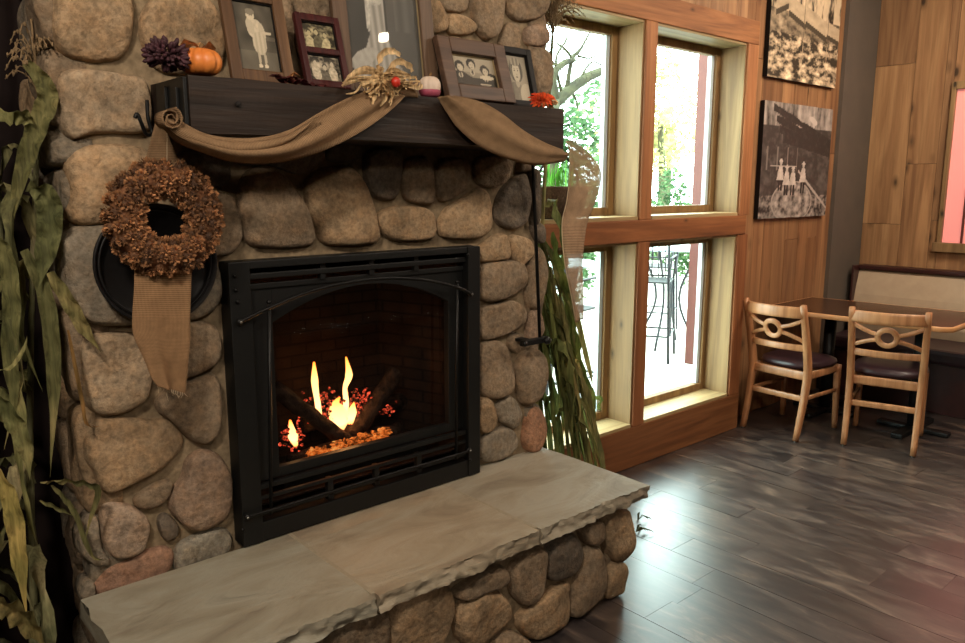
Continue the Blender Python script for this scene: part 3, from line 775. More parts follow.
for px, py in ((240, 322), (471, 294), (247, 517), (469, 450)):
    c = on(px, py, 1, Yr); b = B(); b.ellipsoid(c, (.011, .008, .011)); b.tube([c, (c.x, 2.224, c.z)], .005, 8); b.build('stand_off', 'iron', gf)
    b = B(); b.ellipsoid((c.x, c.y - .008, c.z), (.0045, .004, .0045)); b.build('rivet', 'rivet', gf)
for px, py in ((235, 276), (468, 255), (238, 302), (243, 530), (470, 460), (236, 290)):
    c = on(px, py, 1, 2.218); b = B(); b.ellipsoid(c, (.007, .005, .007)); b.build('bolt', 'iron', gf)
b = B()   # brick-lined box
I = [(1.0, 2.29), (1.868, 2.29), (1.75, 2.66), (1.12, 2.66)]
vs = [[b.bm.verts.new((x, y, z)) for x, y in I] for z in (.56, 1.335)]
b.face([vs[0][i] for i in range(4)]); b.face([vs[1][i] for i in range(4)])
for i in (1, 2, 3): j = (i + 1) % 4; b.face([vs[0][i], vs[0][j], vs[1][j], vs[1][i]])
b.build('brick_lining', 'brick', gf, solid=.012)
b = B(); b.box((1.07, 2.287, .67), (1.81, 2.291, 1.275)); b.build('glass_pane', 'fireglass', gf)
# burner tray under the logs
b = B(); b.box((1.13, 2.33, .568), (1.74, 2.58, .60), .006); b.build('burner_tray', 'iron', gf)
# logs
def log(p0, p1, r, seed, label):
    rr = random.Random(seed); p0, p1 = V(p0), V(p1); b = B(); N = 16; t = (p1 - p0).normalized(); u = t.orthogonal().normalized(); w = t.cross(u); rings = []
    for i in range(N + 1):
        p = p0.lerp(p1, i / N) + u * noise.noise(V((i * .3, seed, 0))) * .012
        rings.append([p + (u * math.cos(a) + w * math.sin(a)) * r * (1 + .3 * noise.noise(V((math.cos(a) * 1.5, math.sin(a) * 1.5 + seed, i * .35)))) for a in [2 * PI * k / 14 for k in range(14)]])
    b.rings(rings, True); o = b.build('ceramic_log', 'log'); return tag(o, label, 'log', 'logs in the fireplace')
Yb = 2.42
log(on(274, 388, 1, 2.38), on(348, 443, 1, 2.38) , .027, 3, 'charred log slanting down from the left side of the fire')
log(on(396, 372, 1, 2.44), on(352, 438, 1, 2.40), .032, 4, 'charred log slanting up to the right behind the flames')
log(on(290, 462, 1, 2.42), on(398, 428, 1, 2.42), .03, 6, 'thick charred log lying along the front of the ember bed')
log(on(300, 425, 1, 2.55), on(410, 400, 1, 2.55), .034, 8, 'dark log lying across the back of the fireplace')
b = B(); rr = random.Random(3)
for k in range(150):
    px = rr.uniform(311, 391); py = 457 - (px - 312) * .30 + rr.uniform(-7, 7); c = on(px, py, 1, 2.35)
    b.ellipsoid((c.x, 2.35 + rr.uniform(-.01, .03), c.z), (rr.uniform(.006, .02), .012, rr.uniform(.003, .008)), 7, 5, jit=.5, rnd=rr)
tag(b.build('ember_bed', 'ember'), 'yellow-orange glowing strip of embers at the front of the fire', 'embers', kind='stuff')
b = B()
for (cx, cy, sx, sy, n) in ((340, 416, 26, 10, 150), (292, 437, 12, 14, 70), (386, 410, 7, 6, 26), (326, 400, 30, 10, 60), (362, 402, 20, 12, 70)):
    for k in range(n):
        c = on(rr.gauss(cx, sx * .5), rr.gauss(cy, sy * .5), 1, 2.44); b.ellipsoid((c.x, 2.44 + rr.uniform(-.03, .03), c.z), (rr.uniform(.003, .008), rr.uniform(.003, .009), rr.uniform(.002, .006)), 6, 4, jit=.5, rnd=rr)
tag(b.build('red_coals', 'coal'), 'scattered red glowing coals between the charred logs', 'coals', kind='stuff')
def flame(pts, radii, label):
    b = B(); P = cr([on(x, y, 1, 2.42) for x, y in pts], 5); N = len(P); R = []
    for i in range(N):
        s_ = i / (N - 1) * (len(radii) - 1); k = min(int(s_), len(radii) - 2); R.append((radii[k] + (radii[k + 1] - radii[k]) * (s_ - k)) * .0038)
    b.tube(P, R, 12, up=(0, 1, 0)); return tag(b.build('flame', 'flame'), label, 'flame', 'flames in the fireplace')
flame([(320, 424), (318, 405), (315, 385), (314, 362)], [3, 3, 2.8, 3.6, 1], 'tall narrow flame on the left, leaning slightly')
flame([(341, 425), (346, 405), (345, 388), (349, 375), (346, 357)], [4, 3, 2.3, 3.8, .8], 'tall narrow flame on the right with a curled tip')
flame([(341, 432), (339, 418), (336, 404), (340, 397)], [2, 10, 9, 3, .5], 'low broad bright flame at the middle of the fire')
flame([(350, 424), (352, 412), (354, 402)], [3, 5, .5], 'small flame licking up beside the right log')
flame([(296, 446), (293, 436), (290, 420)], [2, 5, 1], 'small flame low at the left end of the logs')
# ------------------------------------------------------------------ framed photographs
def paint(name, parent, w, h, fn, nx, nz, y=-.001, mat='photo', off=(0, 0, 0)):
    me = bpy.data.meshes.new(name); vs = []; fs = []; cols = []
    for j in range(nz + 1):
        for i in range(nx + 1): vs.append((off[0] - w / 2 + w * i / nx, off[1] + y, off[2] + h * j / nz)); cols.append(fn(i / nx, j / nz))
    for j in range(nz):
        for i in range(nx): a = j * (nx + 1) + i; fs.append((a, a + 1, a + nx + 2, a + nx + 1))
    me.from_pydata(vs, [], fs); at = me.color_attributes.new('print', 'FLOAT_COLOR', 'POINT')
    for k, c in enumerate(cols): at.data[k].color = c
    me.materials.append(M[mat]); o = bpy.data.objects.new(name, me); C.objects.link(o)
    if parent: o.parent = parent
    return o
def ell(u, v, cx, cy, rx, ry, rot=0):
    dx, dy = u - cx, v - cy; c, s_ = math.cos(rot), math.sin(rot); a = (dx * c + dy * s_) / rx; d = (-dx * s_ + dy * c) / ry
    return a * a + d * d < 1
def sep(x, warm=1.0): x = max(x, 0); return (x * 1.0, x * (.86 if warm else .97), x * (.62 if warm else .86), 1)
def sepn(u, v, s_, seed): return noise.noise(V((u * s_, v * s_, seed)))
def picframe(name, base, h, w, bw, lean, yaw, fmat, fn, label, depth=.018, openings=None, glass=True, roll=0):
    """framed photo standing on its lower edge, leaning back; local x across, z up, +y back"""
    o = thing(name, base, label, 'picture frame', 'framed old photographs on the mantel', world=False)
    o.rotation_euler = (-lean, roll, yaw)
    b = B(); 
    ops = openings or [(bw, w - bw, bw, h - bw)]
    xs = [0, bw, w - bw, w]
    b.box((-w / 2, -depth, 0), (-w / 2 + bw, 0, h), .004); b.box((w / 2 - bw, -depth, 0), (w / 2, 0, h), .004)
    zs = sorted({0, h} | {q for op in ops for q in (op[2], op[3])})
    for a, c in zip(zs[:-1], zs[1:]):
        if not any(op[2] <= a and c <= op[3] for op in ops): b.box((-w / 2 + bw, -depth, a), (w / 2 - bw, 0, c), .004)
    b.build('frame', fmat, o)
    b = B(); b.box((-w / 2 + .004, .0, .004), (w / 2 - .004, .006, h - .004)); b.build('backing', 'frame_black', o)
    for k, op in enumerate(ops):
        a, c, z0, z1 = op; cx = (a + c) / 2 - w / 2
        ww, hh = c - a, z1 - z0
        paint('photo', o, ww, hh, fn if not isinstance(fn, list) else fn[k], 64, int(64 * hh / ww), -.003, off=(cx, 0, z0))
        b = B(); e = .0025
        for q in (((cx - ww / 2, -.009, z0), (cx - ww / 2 + e, -.004, z1)), ((cx + ww / 2 - e, -.009, z0), (cx + ww / 2, -.004, z1)), ((cx - ww / 2 + e, -.009, z0), (cx + ww / 2 - e, -.004, z0 + e)), ((cx - ww / 2 + e, -.009, z1 - e), (cx + ww / 2 - e, -.004, z1))): b.box(*q)
        b.build('inner_lip', 'gilt' if name == 'landscape_picture_frame' or name == 'large_picture_frame' else 'frame_black', o)
        if glass: b = B(); b.box((cx - ww / 2 + .003, -.0085, z0 + .003), (cx + ww / 2 - .003, -.0075, z1 - .003)); b.build('glass', 'picglass', o)
    return o
def f_child(u, v):
    x = .09 + .05 * sepn(u, v, 5, 1) + .05 * (v < .3) + .06 * ell(u, v, .85, .5, .2, .03)
    if ell(u, v, .52, .62, .2, .15): x = .62 + .2 * sepn(u, v, 14, 2)
    if ell(u, v, .40, .66, .09, .12, .4) or ell(u, v, .68, .6, .07, .13, .3): x = .55
    if ell(u, v, .58, .42, .17, .17): x = .55 + .25 * math.sin(u * 60) * .3
    if ell(u, v, .44, .82, .10, .075): x = .68
    if ell(u, v, .44, .87, .11, .05): x = .25
    if ell(u, v, .42, .82, .012, .01) or ell(u, v, .48, .82, .012, .01): x = .2
    for cx in (.52, .66):
        if ell(u, v, cx, .2, .035, .09): x = .5
        if ell(u, v, cx, .09, .05, .03): x = .7
    if .9 > u > .2 and ell(u, v, .8, .58, .14, .02): x = .6
    return sep(x)
def f_blot(seed, br):
    def f(u, v):
        x = br * (.35 + .9 * sepn(u, v, 4, seed) + .5 * sepn(u, v, 11, seed) + .2 * sepn(u, v, 26, seed))
        for k in range(3):
            cx = .22 + .26 * k + .04 * math.sin(seed + k); cy = .62 + .08 * math.sin(seed * 2 + k * 3)
            if ell(u, v, cx, cy - .38, .13, .28, .2 * math.sin(k + seed)): x = br * (1.0 if (k + seed) % 2 else .25) * (1 + .5 * sepn(u, v, 12, k))
            if ell(u, v, cx, cy + .07, .075, .09): x = br * .15
            if ell(u, v, cx, cy, .055, .10): x = br * .95
        r = sep(max(.04, x)); return r if seed != 3 else (r[0], r[1] * 1.0, r[2] * .8, 1)
    return f
def f_bride(u, v):
    x = .055 + .02 * sepn(u, v, 4, 3) + (.035 if u > .55 else 0)
    w = .13 + (.26 * max(0, (.30 - v) / .30) ** 1.3 if v < .3 else 0)
    if v < .62 and abs(u - .42) < w * (1 if v < .3 else .85): x = .34 + .10 * math.sin(u * 70 + v * 6)
    if ell(u, v, .2, .14, .2, .06, .3): x = .40 + .1 * sepn(u, v, 20, 2)
    if ell(u, v, .42, .64, .12, .13): x = .45
    if ell(u, v, .42, .82, .055, .05): x = .42
    if ell(u, v, .42, .865, .07, .035): x = .1
    if ell(u, v, .36, .56, .1, .05) or ell(u, v, .30, .44, .03, .12): x = .5 + .3 * sepn(u, v, 30, 4)
    if .66 < u < .92 and v > .35: x = .10 + .015 * math.sin(u * 40)
    return (x * 1.0, x * .95, x * .82, 1)
def f_trio(u, v):
    x = .28 + .12 * (v > .5) + .05 * sepn(u, v, 3, 4)
    if v < .42 + .1 * math.sin(u * 9): x = .035
    for cx, cy in ((.2, .62), (.47, .72), (.76, .56)):
        if ell(u, v, cx, cy + .05, .105, .17): x = .03
        if ell(u, v, cx + .01, cy, .062, .12): x = .55
        if ell(u, v, cx - .012, cy + .02, .01, .012) or ell(u, v, cx + .03, cy + .02, .01, .012): x = .12
        if ell(u, v, cx + .01, cy - .06, .02, .01): x = .25
        if ell(u, v, cx, cy - .24, .05, .09): x = .5
        if ell(u, v, cx, cy - .22, .018, .1): x = .05
    if ell(u, v, .78, .37, .17, .07): x = .62
    if ell(u, v, .72, .12, .14, .05) and abs(v - .12) > .01: x = .6
    return sep(x)
def f_woman(u, v):
    x = .42 - .15 * v
    if ell(u, v, .5, .68, .30, .27): x = .13 + .06 * math.sin(u * 50)
    if ell(u, v, .38, .12, .42, .30): x = .22 + .06 * sepn(u, v, 9, 3)
    if ell(u, v, .85, .14, .3, .26): x = .5
    if ell(u, v, .5, .42, .09, .12): x = .4
    if ell(u, v, .5, .64, .17, .21): x = .52
    if ell(u, v, .5, .86, .22, .09): x = .26 + .1 * math.sin(u * 40)
    for cx in (.43, .58):
        if ell(u, v, cx, .67, .03, .016): x = .1
        if ell(u, v, cx, .715, .045, .009): x = .2
    if ell(u, v, .51, .53, .05, .016): x = .14
    if ell(u, v, .515, .59, .018, .02): x = .36
    return sep(x)
zb = 1.884
picframe('brown_picture_frame', (1.012, 2.10, zb), .265, .192, .034, .24, .03, 'frame_brown', f_child, 'brown framed old photo of a standing child, leftmost frame on the mantel')
picframe('double_picture_frame', (1.212, 2.088, zb), .225, .148, .019, .30, .0, 'frame_cherry', [f_blot(7, .55), f_blot(3, .5)], 'small cherry-red frame holding two stacked sepia photos', openings=[(.019, .129, .022, .103), (.019, .129, .122, .203)])
picframe('large_picture_frame', (1.465, 2.135, zb), .56, .385, .052, .13, .0, 'frame_grey', f_bride, 'largest frame on the mantel, with a photo of a figure in a long pale gown', depth=.02)
picframe('landscape_picture_frame', (1.795, 2.07, zb), .217, .305, .052, .32, .0, 'frame_mauve', f_trio, 'wide brown frame with a dark photo of three seated people', depth=.026)
picframe('black_picture_frame', (2.040, 2.115, zb), .226, .165, .026, .26, .0, 'frame_black', f_woman, 'small black frame with a portrait of a wavy-haired woman, rightmost on the mantel')

# ------------------------------------------------------------------ burlap swags
def cloth(name, upper, lower, mat, parent=None, n=7, ns=10, fold=lambda s, t: (0, 0, 0), thick=.002):
    A = cr(upper, n); D = cr(lower, n); b = B(); R = []
    for i in range(len(A)):
        t = i / (len(A) - 1); row = []
        for k in range(ns + 1):
            s_ = k / ns; row.append(A[i].lerp(D[i], s_) + V(fold(s_, t)))
        R.append(row)
    L = sum((A[i + 1] - A[i]).length for i in range(len(A) - 1)) / (len(A) - 1); Wd = max((A[i] - D[i]).length for i in range(len(A))) / ns
    b.rings(R, False, True, closed=False, uvs=lambda a, i: (a * L, i * Wd))
    return b.build(name, mat, parent, solid=thick)
def PP(l, Y): return [on(x, y, 1, Y) for x, y in l]
sw = thing('burlap_swag', (1.2, 1.98, 1.75), 'tan burlap swag draped across the left half of the mantel front', 'garland')
f1 = lambda s, t: (0, -.030 * math.sin(PI * s) ** .8 * math.sin(PI * min(1, t * 1.2 + .12)) ** .5 - .010 * math.sin(3 * PI * s + 4 * t), 0)
cloth('draped_cloth', PP([(168,112),(185,124),(205,134),(232,138),(262,137),(290,129),(318,113),(348,98),(372,89),(388,84)],1.985), PP([(161,126),(178,142),(203,152),(232,161),(262,163),(293,160),(328,149),(362,131),(388,112),(404,96)],1.985), 'burlap', sw, fold=f1)
cloth('folded_edge', PP([(166,115),(186,126),(206,136),(232,142),(262,141),(290,134),(314,118)],1.968), PP([(162,124),(180,138),(202,146),(232,153),(262,151),(290,141),(318,116)],1.962), 'burlap', sw, fold=lambda s, t: (0, -.012 * math.sin(PI * s), 0))
b = B(); P = [on(166, 119, 1, 1.985)]
R = []
c = P[0]
for k in range(3): pass
sp = []
for k in range(26):
    a = k * .55; r = .006 + .0009 * k; sp.append((c.x + r * math.cos(a), c.z + r * math.sin(a)))
b.rings([[V((x, y, z)) for x, z in sp] for y in (1.945, 1.96, 1.98, 2.005)], False, True, closed=False, uvs=lambda a, i: (i * .01, a * .02)); b.build('rolled_end', 'burlap', sw, solid=.002)
cloth('trailing_cloth', PP([(388,84),(400,86),(412,88)],1.995), PP([(404,97),(410,97),(418,98)],1.995), 'burlap', sw, fold=lambda s, t: (0, -.01 * math.sin(PI * s), 0))
s2 = thing('burlap_swag', (1.9, 1.98, 1.75), 'plain burlap swag hanging in a deep curve at the right end of the mantel', 'garland')
cloth('draped_cloth', PP([(447,96),(462,97),(480,102),(500,113),(522,130),(543,142),(563,150)],1.99), PP([(437,97),(446,112),(457,128),(478,146),(504,158),(533,165),(562,162)],1.985), 'burlap', s2, fold=lambda s, t: (0, -.028 * math.sin(PI * s) - .005 * math.sin(4 * PI * s + 3 * t), 0))
# sheer ribbon at the right end
rb = thing('sheer_mesh_ribbon', (2.5, 2.3, 1.8), 'sheer tan mesh ribbon hanging from the right end of the mantel past the window', 'ribbon')
def bend(s, t): return (0, .025 * math.sin(5 * t + 3 * s), 0)
cloth('ribbon_band', PP([(566,141),(572,152),(573,175),(570,200),(563,225),(563,262),(567,292),(572,322)],2.22), PP([(575,140),(588,155),(597,173),(592,200),(585,225),(584,262),(587,292),(588,320)],2.24), 'sheer', rb, fold=bend, thick=.0008)
b = B(); 
for a in ([(566,141),(572,152),(573,175),(570,200),(563,225),(563,262),(567,292),(572,322)], [(575,140),(588,155),(597,173),(592,200),(585,225),(584,262),(587,292),(588,320)]):
    pass
b.tube([p + V((0, .022 * math.sin(5 * t / 49.), 0)) for t, p in enumerate(cr(PP([(566,141),(572,152),(573,175),(570,200),(563,225),(563,262),(567,292),(572,322)],2.22), 7))], .002, 6)
b.build('wired_edge', 'string', rb)

# ------------------------------------------------------------------ wreath, its tail and the pan behind
pan = thing('round_iron_pan', (.714, 2.2, 1.395), 'round black iron pan hung on the stone behind the wreath', 'pan')
c = on(157, 264, 1, 2.19)
b = B(); b.lathe([(.0, .02), (.14, .02), (.152, .012), (.160, -.012), (.166, -.012), (.160, .02), (.15, .03), (.0, .03)][::1], (c.x, 2.19, c.z), 48, 1); b.build('bowl', 'pan', pan)
b = B(); R_ = []
for k in range(49):
    a = 2 * PI * k / 48; R_.append((c.x + .150 * math.cos(a), 2.188, c.z + .150 * math.sin(a)))
b.tube(R_, .004, 6, cap=False); b.build('raised_ring', 'pan', pan)
wr = thing('dried_flower_wreath', (.716, 2.1, 1.37), 'rust-brown dried flower wreath hanging from the left end of the mantel', 'wreath')
wc = on(165, 218, 1, 2.09)
b = B(); rr = random.Random(11)
def cone(b, c, nrm, r):
    nrm = V(nrm).normalized(); u = nrm.orthogonal().normalized(); w = nrm.cross(u); br = rr.uniform(.6, 1.5)
    b.c = (.30 * br, .27 * br, .25 * br, 1); b.ellipsoid(c, (r * .72,) * 3, 8, 5)
    for layer in range(6):
        el = .05 + layer * .28; k_ = max(3, int(9 * math.cos(el)))
        for k in range(k_):
            a = 2 * PI * k / k_ + layer * .9 + rr.uniform(-.2, .2); d = (u * math.cos(a) + w * math.sin(a)); dirn = (d * math.cos(el) + nrm * math.sin(el)).normalized()
            base = c + dirn * r * .62; tip = c + dirn * r * rr.uniform(.98, 1.22) + nrm * r * .16; sd = nrm.cross(d).normalized(); wd = r * .2
            v = br * (.7 + .1 * layer + rr.uniform(-.15, .2)); b.c = (v, v * .95, v * .9, 1)
            m_ = base.lerp(tip, .55) + dirn * r * .06
            b.face([b.bm.verts.new(p) for p in (base, m_ + sd * wd, tip, m_ - sd * wd)], False)
for ip, (ph, cnt) in enumerate(((-1.75, 12), (-1.1, 15), (-.45, 17), (.15, 19), (.75, 21), (1.35, 22), (1.95, 22))):
    for k in range(cnt):
        a = 2 * PI * (k + .5 * (ip % 2) + rr.uniform(-.2, .2)) / cnt; ph_ = ph + rr.uniform(-.15, .15); Rm = .103; rt = .037
        rc = V((math.cos(a), 0, math.sin(a))); nrm = rc * math.sin(ph_) + V((0, -1, 0)) * math.cos(ph_)
        cone(b, wc + rc * Rm + nrm * rt, nrm + V((rr.uniform(-.3, .3), 0, rr.uniform(-.3, .3))), rr.uniform(.015, .0195))
b.build('dried_flowers', 'cone', wr)
b = B(); R_ = []
for k in range(41):
    a = 2 * PI * k / 40; R_.append(wc + V((math.cos(a), 0, math.sin(a))) * .105)
b.c = (.5, .4, .35, 1); b.tube(R_, .034, 10, cap=False); b.build('wreath_base', 'cone', wr)
cloth('hanging_strip', [on(157,116,1,2.09), on(152,135,1,2.10), on(145,165,1,2.125), on(143,190,1,2.13)], [on(163,116,1,2.06), on(168,135,1,2.10), on(180,165,1,2.125), on(186,190,1,2.13)], 'burlap', wr)
cloth('burlap_tail', [on(134,255,1,2.115), on(134,285,1,2.10), on(132,318,1,2.10), on(133,335,1,2.10), on(143,358,1,2.10), on(151,378,1,2.095), on(157,386,1,2.09)],
      [on(192,250,1,2.115), on(191,285,1,2.10), on(190,318,1,2.10), on(190,335,1,2.10), on(188,358,1,2.10), on(186,378,1,2.11), on(184,393,1,2.11)], 'burlap2', wr, ns=16, fold=lambda s, t: (0, -.010 * math.sin(2 * PI * s + t) * t - .02 * t * t * math.exp(-((s - .35) / .12) ** 2), 0))
b = B()
for k in range(14):
    px = 157 + k * 2.1 ; py = 385 + k * .6; p = on(px, py, 1, 2.10); L = rr.uniform(.008, .05 if k % 5 == 0 else .02)
    b.tube([p, p + V((rr.uniform(-.004, .004), 0, -L * .5)), p + V((rr.uniform(-.008, .008), -.002, -L))], .0007, 4)
b.build('frayed_thread', 'string', wr)
b = B(); b.tube([on(167, 126, 1, 2.04), on(167, 150, 1, 2.07), on(167, 172, 1, 2.08)], .0012, 5); b.build('string', 'string', wr)

# ------------------------------------------------------------------ small things on the mantel
def pumpkin(name, c, r, h, mat, label, stemr=.006, seed=1, tilt=0):
    o = thing(name, c, label, 'pumpkin', world=False); b = B(); n = 60; prof = []
    for k in range(15):
        th = PI * k / 14; prof.append((max(.001, math.sin(th) ** .8 * (1 - .0)), math.cos(th)))
    rings = []
    for s_, z in prof[::-1]:
        ring = []
        for k in range(n):
            a = 2 * PI * k / n; rib = 1 - (.15 if r > .05 else .11) * (1 - abs(math.cos(a * 4.5))) ** 2
            dip = 1 - .28 * math.exp(-(s_ / .35) ** 2)
            ring.append(V((s_ * r * rib * math.cos(a), s_ * r * rib * math.sin(a), h / 2 + z * h / 2 * dip)))
        rings.append(ring)
    b.rings(rings, True); b.build('flesh', mat, o)
    b = B(); b.tube(cr([(0, 0, h * .82), (.002, 0, h * 1.0), (.008, .002, h * 1.12)], 4), [stemr * 1.6] + [stemr] * 8, 7); b.build('stem', 'stem', o); return o
p = on(203, 72, 1, 2.06)
o = pumpkin('orange_pumpkin', (p.x, 2.07, 1.884), .055, .074, 'orange', 'small orange pumpkin sitting at the left end of the mantel', seed=2)
b = B()
for k in range(3):
    a = .6 + k * 1.3; b.blade([(0, 0, .066), (.02 * math.cos(a), .02 * math.sin(a), .080), (.045 * math.cos(a), .045 * math.sin(a), .078), (.060 * math.cos(a), .060 * math.sin(a), .060)], [.012, .036, .034, .004], (-math.sin(a), math.cos(a), 0), .2, .2, rr)
b.build('dry_leaf', 'tanleaf', o)
p = on(431, 88, 1, 2.045)
o = pumpkin('white_pumpkin', (p.x, 2.052, 1.884), .036, .068, 'white_pump', 'tiny ivory pumpkin with a magenta base between the frames', .004, 3)
b = B(); b.lathe([(.001, .0), (.0255, .0), (.0325, .010), (.0356, .020), (.034, .022)], (0, 0, .0005), 40, 2, mod=lambda a: 1.02 - .07 * (1 - abs(math.cos(a * 4.5))) ** 2); b.build('painted_base', 'pink', o)
# dark purple dried flower head
o = thing('purple_dried_flower', on(168, 70, 1, 2.06), 'dark purple dried flower cluster at the left corner of the mantel', 'dried flower'); o.location = V((o.location.x, 2.06, 1.884)); PLOC[o.name_full] = V(o.location)
b = B(); cc = V((o.location.x, 2.06, 1.922))
for k in range(150):
    d = V((rr.gauss(0, 1), rr.gauss(0, 1), rr.gauss(0, 1))).normalized()
    q = cc + V((d.x * .054, d.y * .040, d.z * .044 if d.z > 0 else d.z * .027)) * rr.uniform(.75, 1)
    rot = d.to_track_quat('Z', 'Y').to_matrix(); b.ellipsoid(q, (.0065, .0065, .013), 6, 4, rot)
b.build('petals', 'purple', o)
# leaf sprigs
def leafbunch(name, c, mat, n, L, w, label, cat, seed, spread=1.0, flat=.4, lift=.3, dirs=None):
    r_ = random.Random(seed); o = thing(name, c, label, cat); b = B()
    for k in range(n):
        a = (dirs[0] + (dirs[1] - dirs[0]) * r_.random()) if dirs else r_.uniform(0, 2 * PI); d = V((math.cos(a), math.sin(a) * .5, 0)); up = V((0, 0, 1)); l_ = L * r_.uniform(.7, 1.15); rise = lift * r_.uniform(.4, 1.2)
        P = [V(c) + up * .004 + d * l_ * t + up * (l_ * rise * math.sin(PI * t * .8)) * 1.0 for t in (0, .2, .45, .7, 1)]
        vv = r_.uniform(.8, 1.2); b.blade(P, [w * .25, w, w * 1.0, w * .65, w * .08], d.cross(up) + up * r_.uniform(-flat, flat), .25, .25, r_, (vv, vv, vv, 1))
    b.build('leaves', mat, o); return o
p = on(288, 80, 1, 2.035); leafbunch('maroon_leaf_sprig', (p.x, 2.035, 1.883), 'maroon', 9, .06, .028, 'dark maroon dried leaves lying in front of the two leftmost frames', 'leaves', 3)
p = on(316, 86, 1, 2.03); leafbunch('curled_maroon_leaf', (p.x, 2.03, 1.883), 'maroon', 4, .045, .025, 'curled dark red leaves under the double frame at the mantel edge', 'leaves', 8, lift=.1)
p = on(286, 75, 1, 2.03); leafbunch('tan_leaf', (p.x, 2.03, 1.887), 'tanleaf', 3, .045, .022, 'pale tan dried leaf lying before the brown frame', 'leaves', 5, lift=.5, dirs=(-.4, .4))
p = on(541, 101, 1, 2.05)
fc = V((p.x - .004, 2.045, 1.908)); o = thing('orange_silk_flower', (fc.x, fc.y, 1.884), 'bright orange flower at the right end of the mantel', 'flower'); b = B(); fn_ = V((-.35, -.75, .55)).normalized(); fu = V((1, -.3, 0)); fu = (fu - fn_ * fu.dot(fn_)).normalized(); fw_ = fn_.cross(fu)
for L_, cnt, el in ((.058, 16, .05), (.050, 15, .35), (.040, 13, .7), (.026, 9, 1.1)):
    for k in range(cnt):
        a = 2 * PI * (k + rr.uniform(-.25, .25)) / cnt; d = fu * math.cos(a) + fw_ * math.sin(a) * .62; L = L_ * rr.uniform(.8, 1.1); vv = rr.uniform(.75, 1.25)
        q = lambda t, e: fc + d * L * t * math.cos(el) + fn_ * L * (t * math.sin(el) + e)
        b.blade([q(.05, 0), q(.4, .08), q(.75, .06), q(1, -.05)], [.006, .014, .013, .002], fn_.cross(d), .3, .2, rr, (vv, vv * rr.uniform(.8, 1.2), vv, 1))
b.ellipsoid(fc + fn_ * .004, (.012, .010, .010), 8, 6); b.build('petals', 'orangeflower', o)
b = B(); b.lathe([(.014, 0), (.016, .004), (.008, .014), (.004, .026)], (fc.x + .004, fc.y + .012, 1.884), 12, cap=True); b.build('calyx', 'stem', o)
p2 = on(560, 101, 1, 2.06); leafbunch('peach_leaf', (min(p2.x - .01, 2.13), 2.06, 1.885), 'tanleaf', 4, .045, .036, 'peach-coloured petal beside the orange flower', 'leaves', 15, lift=.6)
# raffia / husk bow with a red berry
bw = thing('corn_husk_bow', (1.45, 1.99, 1.885), 'pale corn-husk bow with curled strips over the mantel edge', 'bow')
b = B(); c0 = on(384, 80, 1, 1.985)
def strip(b, pts, w, Y=1.975, sd=(0, 0, 1)):
    P = []
    for i, q in enumerate(pts): P.append(on(q[0], q[1], 1, Y - (q[2] if len(q) > 2 else 0)))
    P = cr(P, 4); n_ = len(P); vv = rr.uniform(.8, 1.15)
    b.blade(P, [w * (.45 + .55 * math.sin(PI * (i + .5) / n_)) for i in range(n_)], sd, .3, .3, rr, (vv, vv, vv, 1))
strip(b, [(384, 78), (372, 72), (362, 71), (352, 76), (344, 84)], .018); strip(b, [(384, 76), (370, 68), (356, 72), (348, 80)], .014)
strip(b, [(382, 76), (378, 62), (384, 52), (394, 52), (400, 56)], .020); strip(b, [(384, 76), (396, 62), (408, 66), (412, 72)], .020, sd=(.3, 0, 1))
strip(b, [(386, 80), (396, 74), (402, 82), (398, 92)], .016); strip(b, [(382, 80), (374, 92), (372, 104)], .018, sd=(1, 0, 0)); strip(b, [(384, 80), (386, 94), (380, 106)], .014, sd=(1, 0, 0))
strip(b, [(380, 78), (364, 82), (356, 92), (346, 94)], .006); strip(b, [(386, 80), (392, 96), (390, 106)], .005, sd=(1, 0, 0)); strip(b, [(390, 78), (404, 84), (418, 88), (422, 84)], .014)
strip(b, [(382, 78), (366, 78), (350, 82), (342, 86)], .012); strip(b, [(383, 78), (390, 70), (404, 74), (410, 80)], .014)
for k in range(70):
    a = rr.uniform(0, 2 * PI); L = rr.uniform(8, 24) * (1.5 if abs(math.cos(a)) > .75 and rr.random() < .6 else 1); x, y = 384 + L * math.cos(a), 80 + L * .62 * math.sin(a) + 3
    strip(b, [(384 + rr.uniform(-6, 6), 80 + rr.uniform(-4, 4), .006), ((384 + x) / 2 + rr.uniform(-4, 4), (80 + y) / 2 + rr.uniform(-6, 2), .012 + .016 * rr.random()), (x, y, .012 * rr.random()), (x + rr.uniform(-5, 5), y + rr.uniform(0, 8), .004 + .01 * rr.random())], rr.uniform(.003, .014), sd=(rr.uniform(-1, 1), 0, 1))
b.build('husk_strips', 'husk', bw)
b = B(); b.ellipsoid(on(396, 82, 1, 1.942), (.0145, .0125, .0155), 14, 10); b.build('red_berry', 'redberry', bw)
b = B(); c = on(411, 84, 1, 1.99)
for k in range(22):
    q = on(406 + rr.uniform(-2, 13), 83 + rr.uniform(-3, 4), 1, 1.985); b.ellipsoid(q, (.005, .004, .004), 6, 4)
b.build('seed_pod', 'husk', bw)

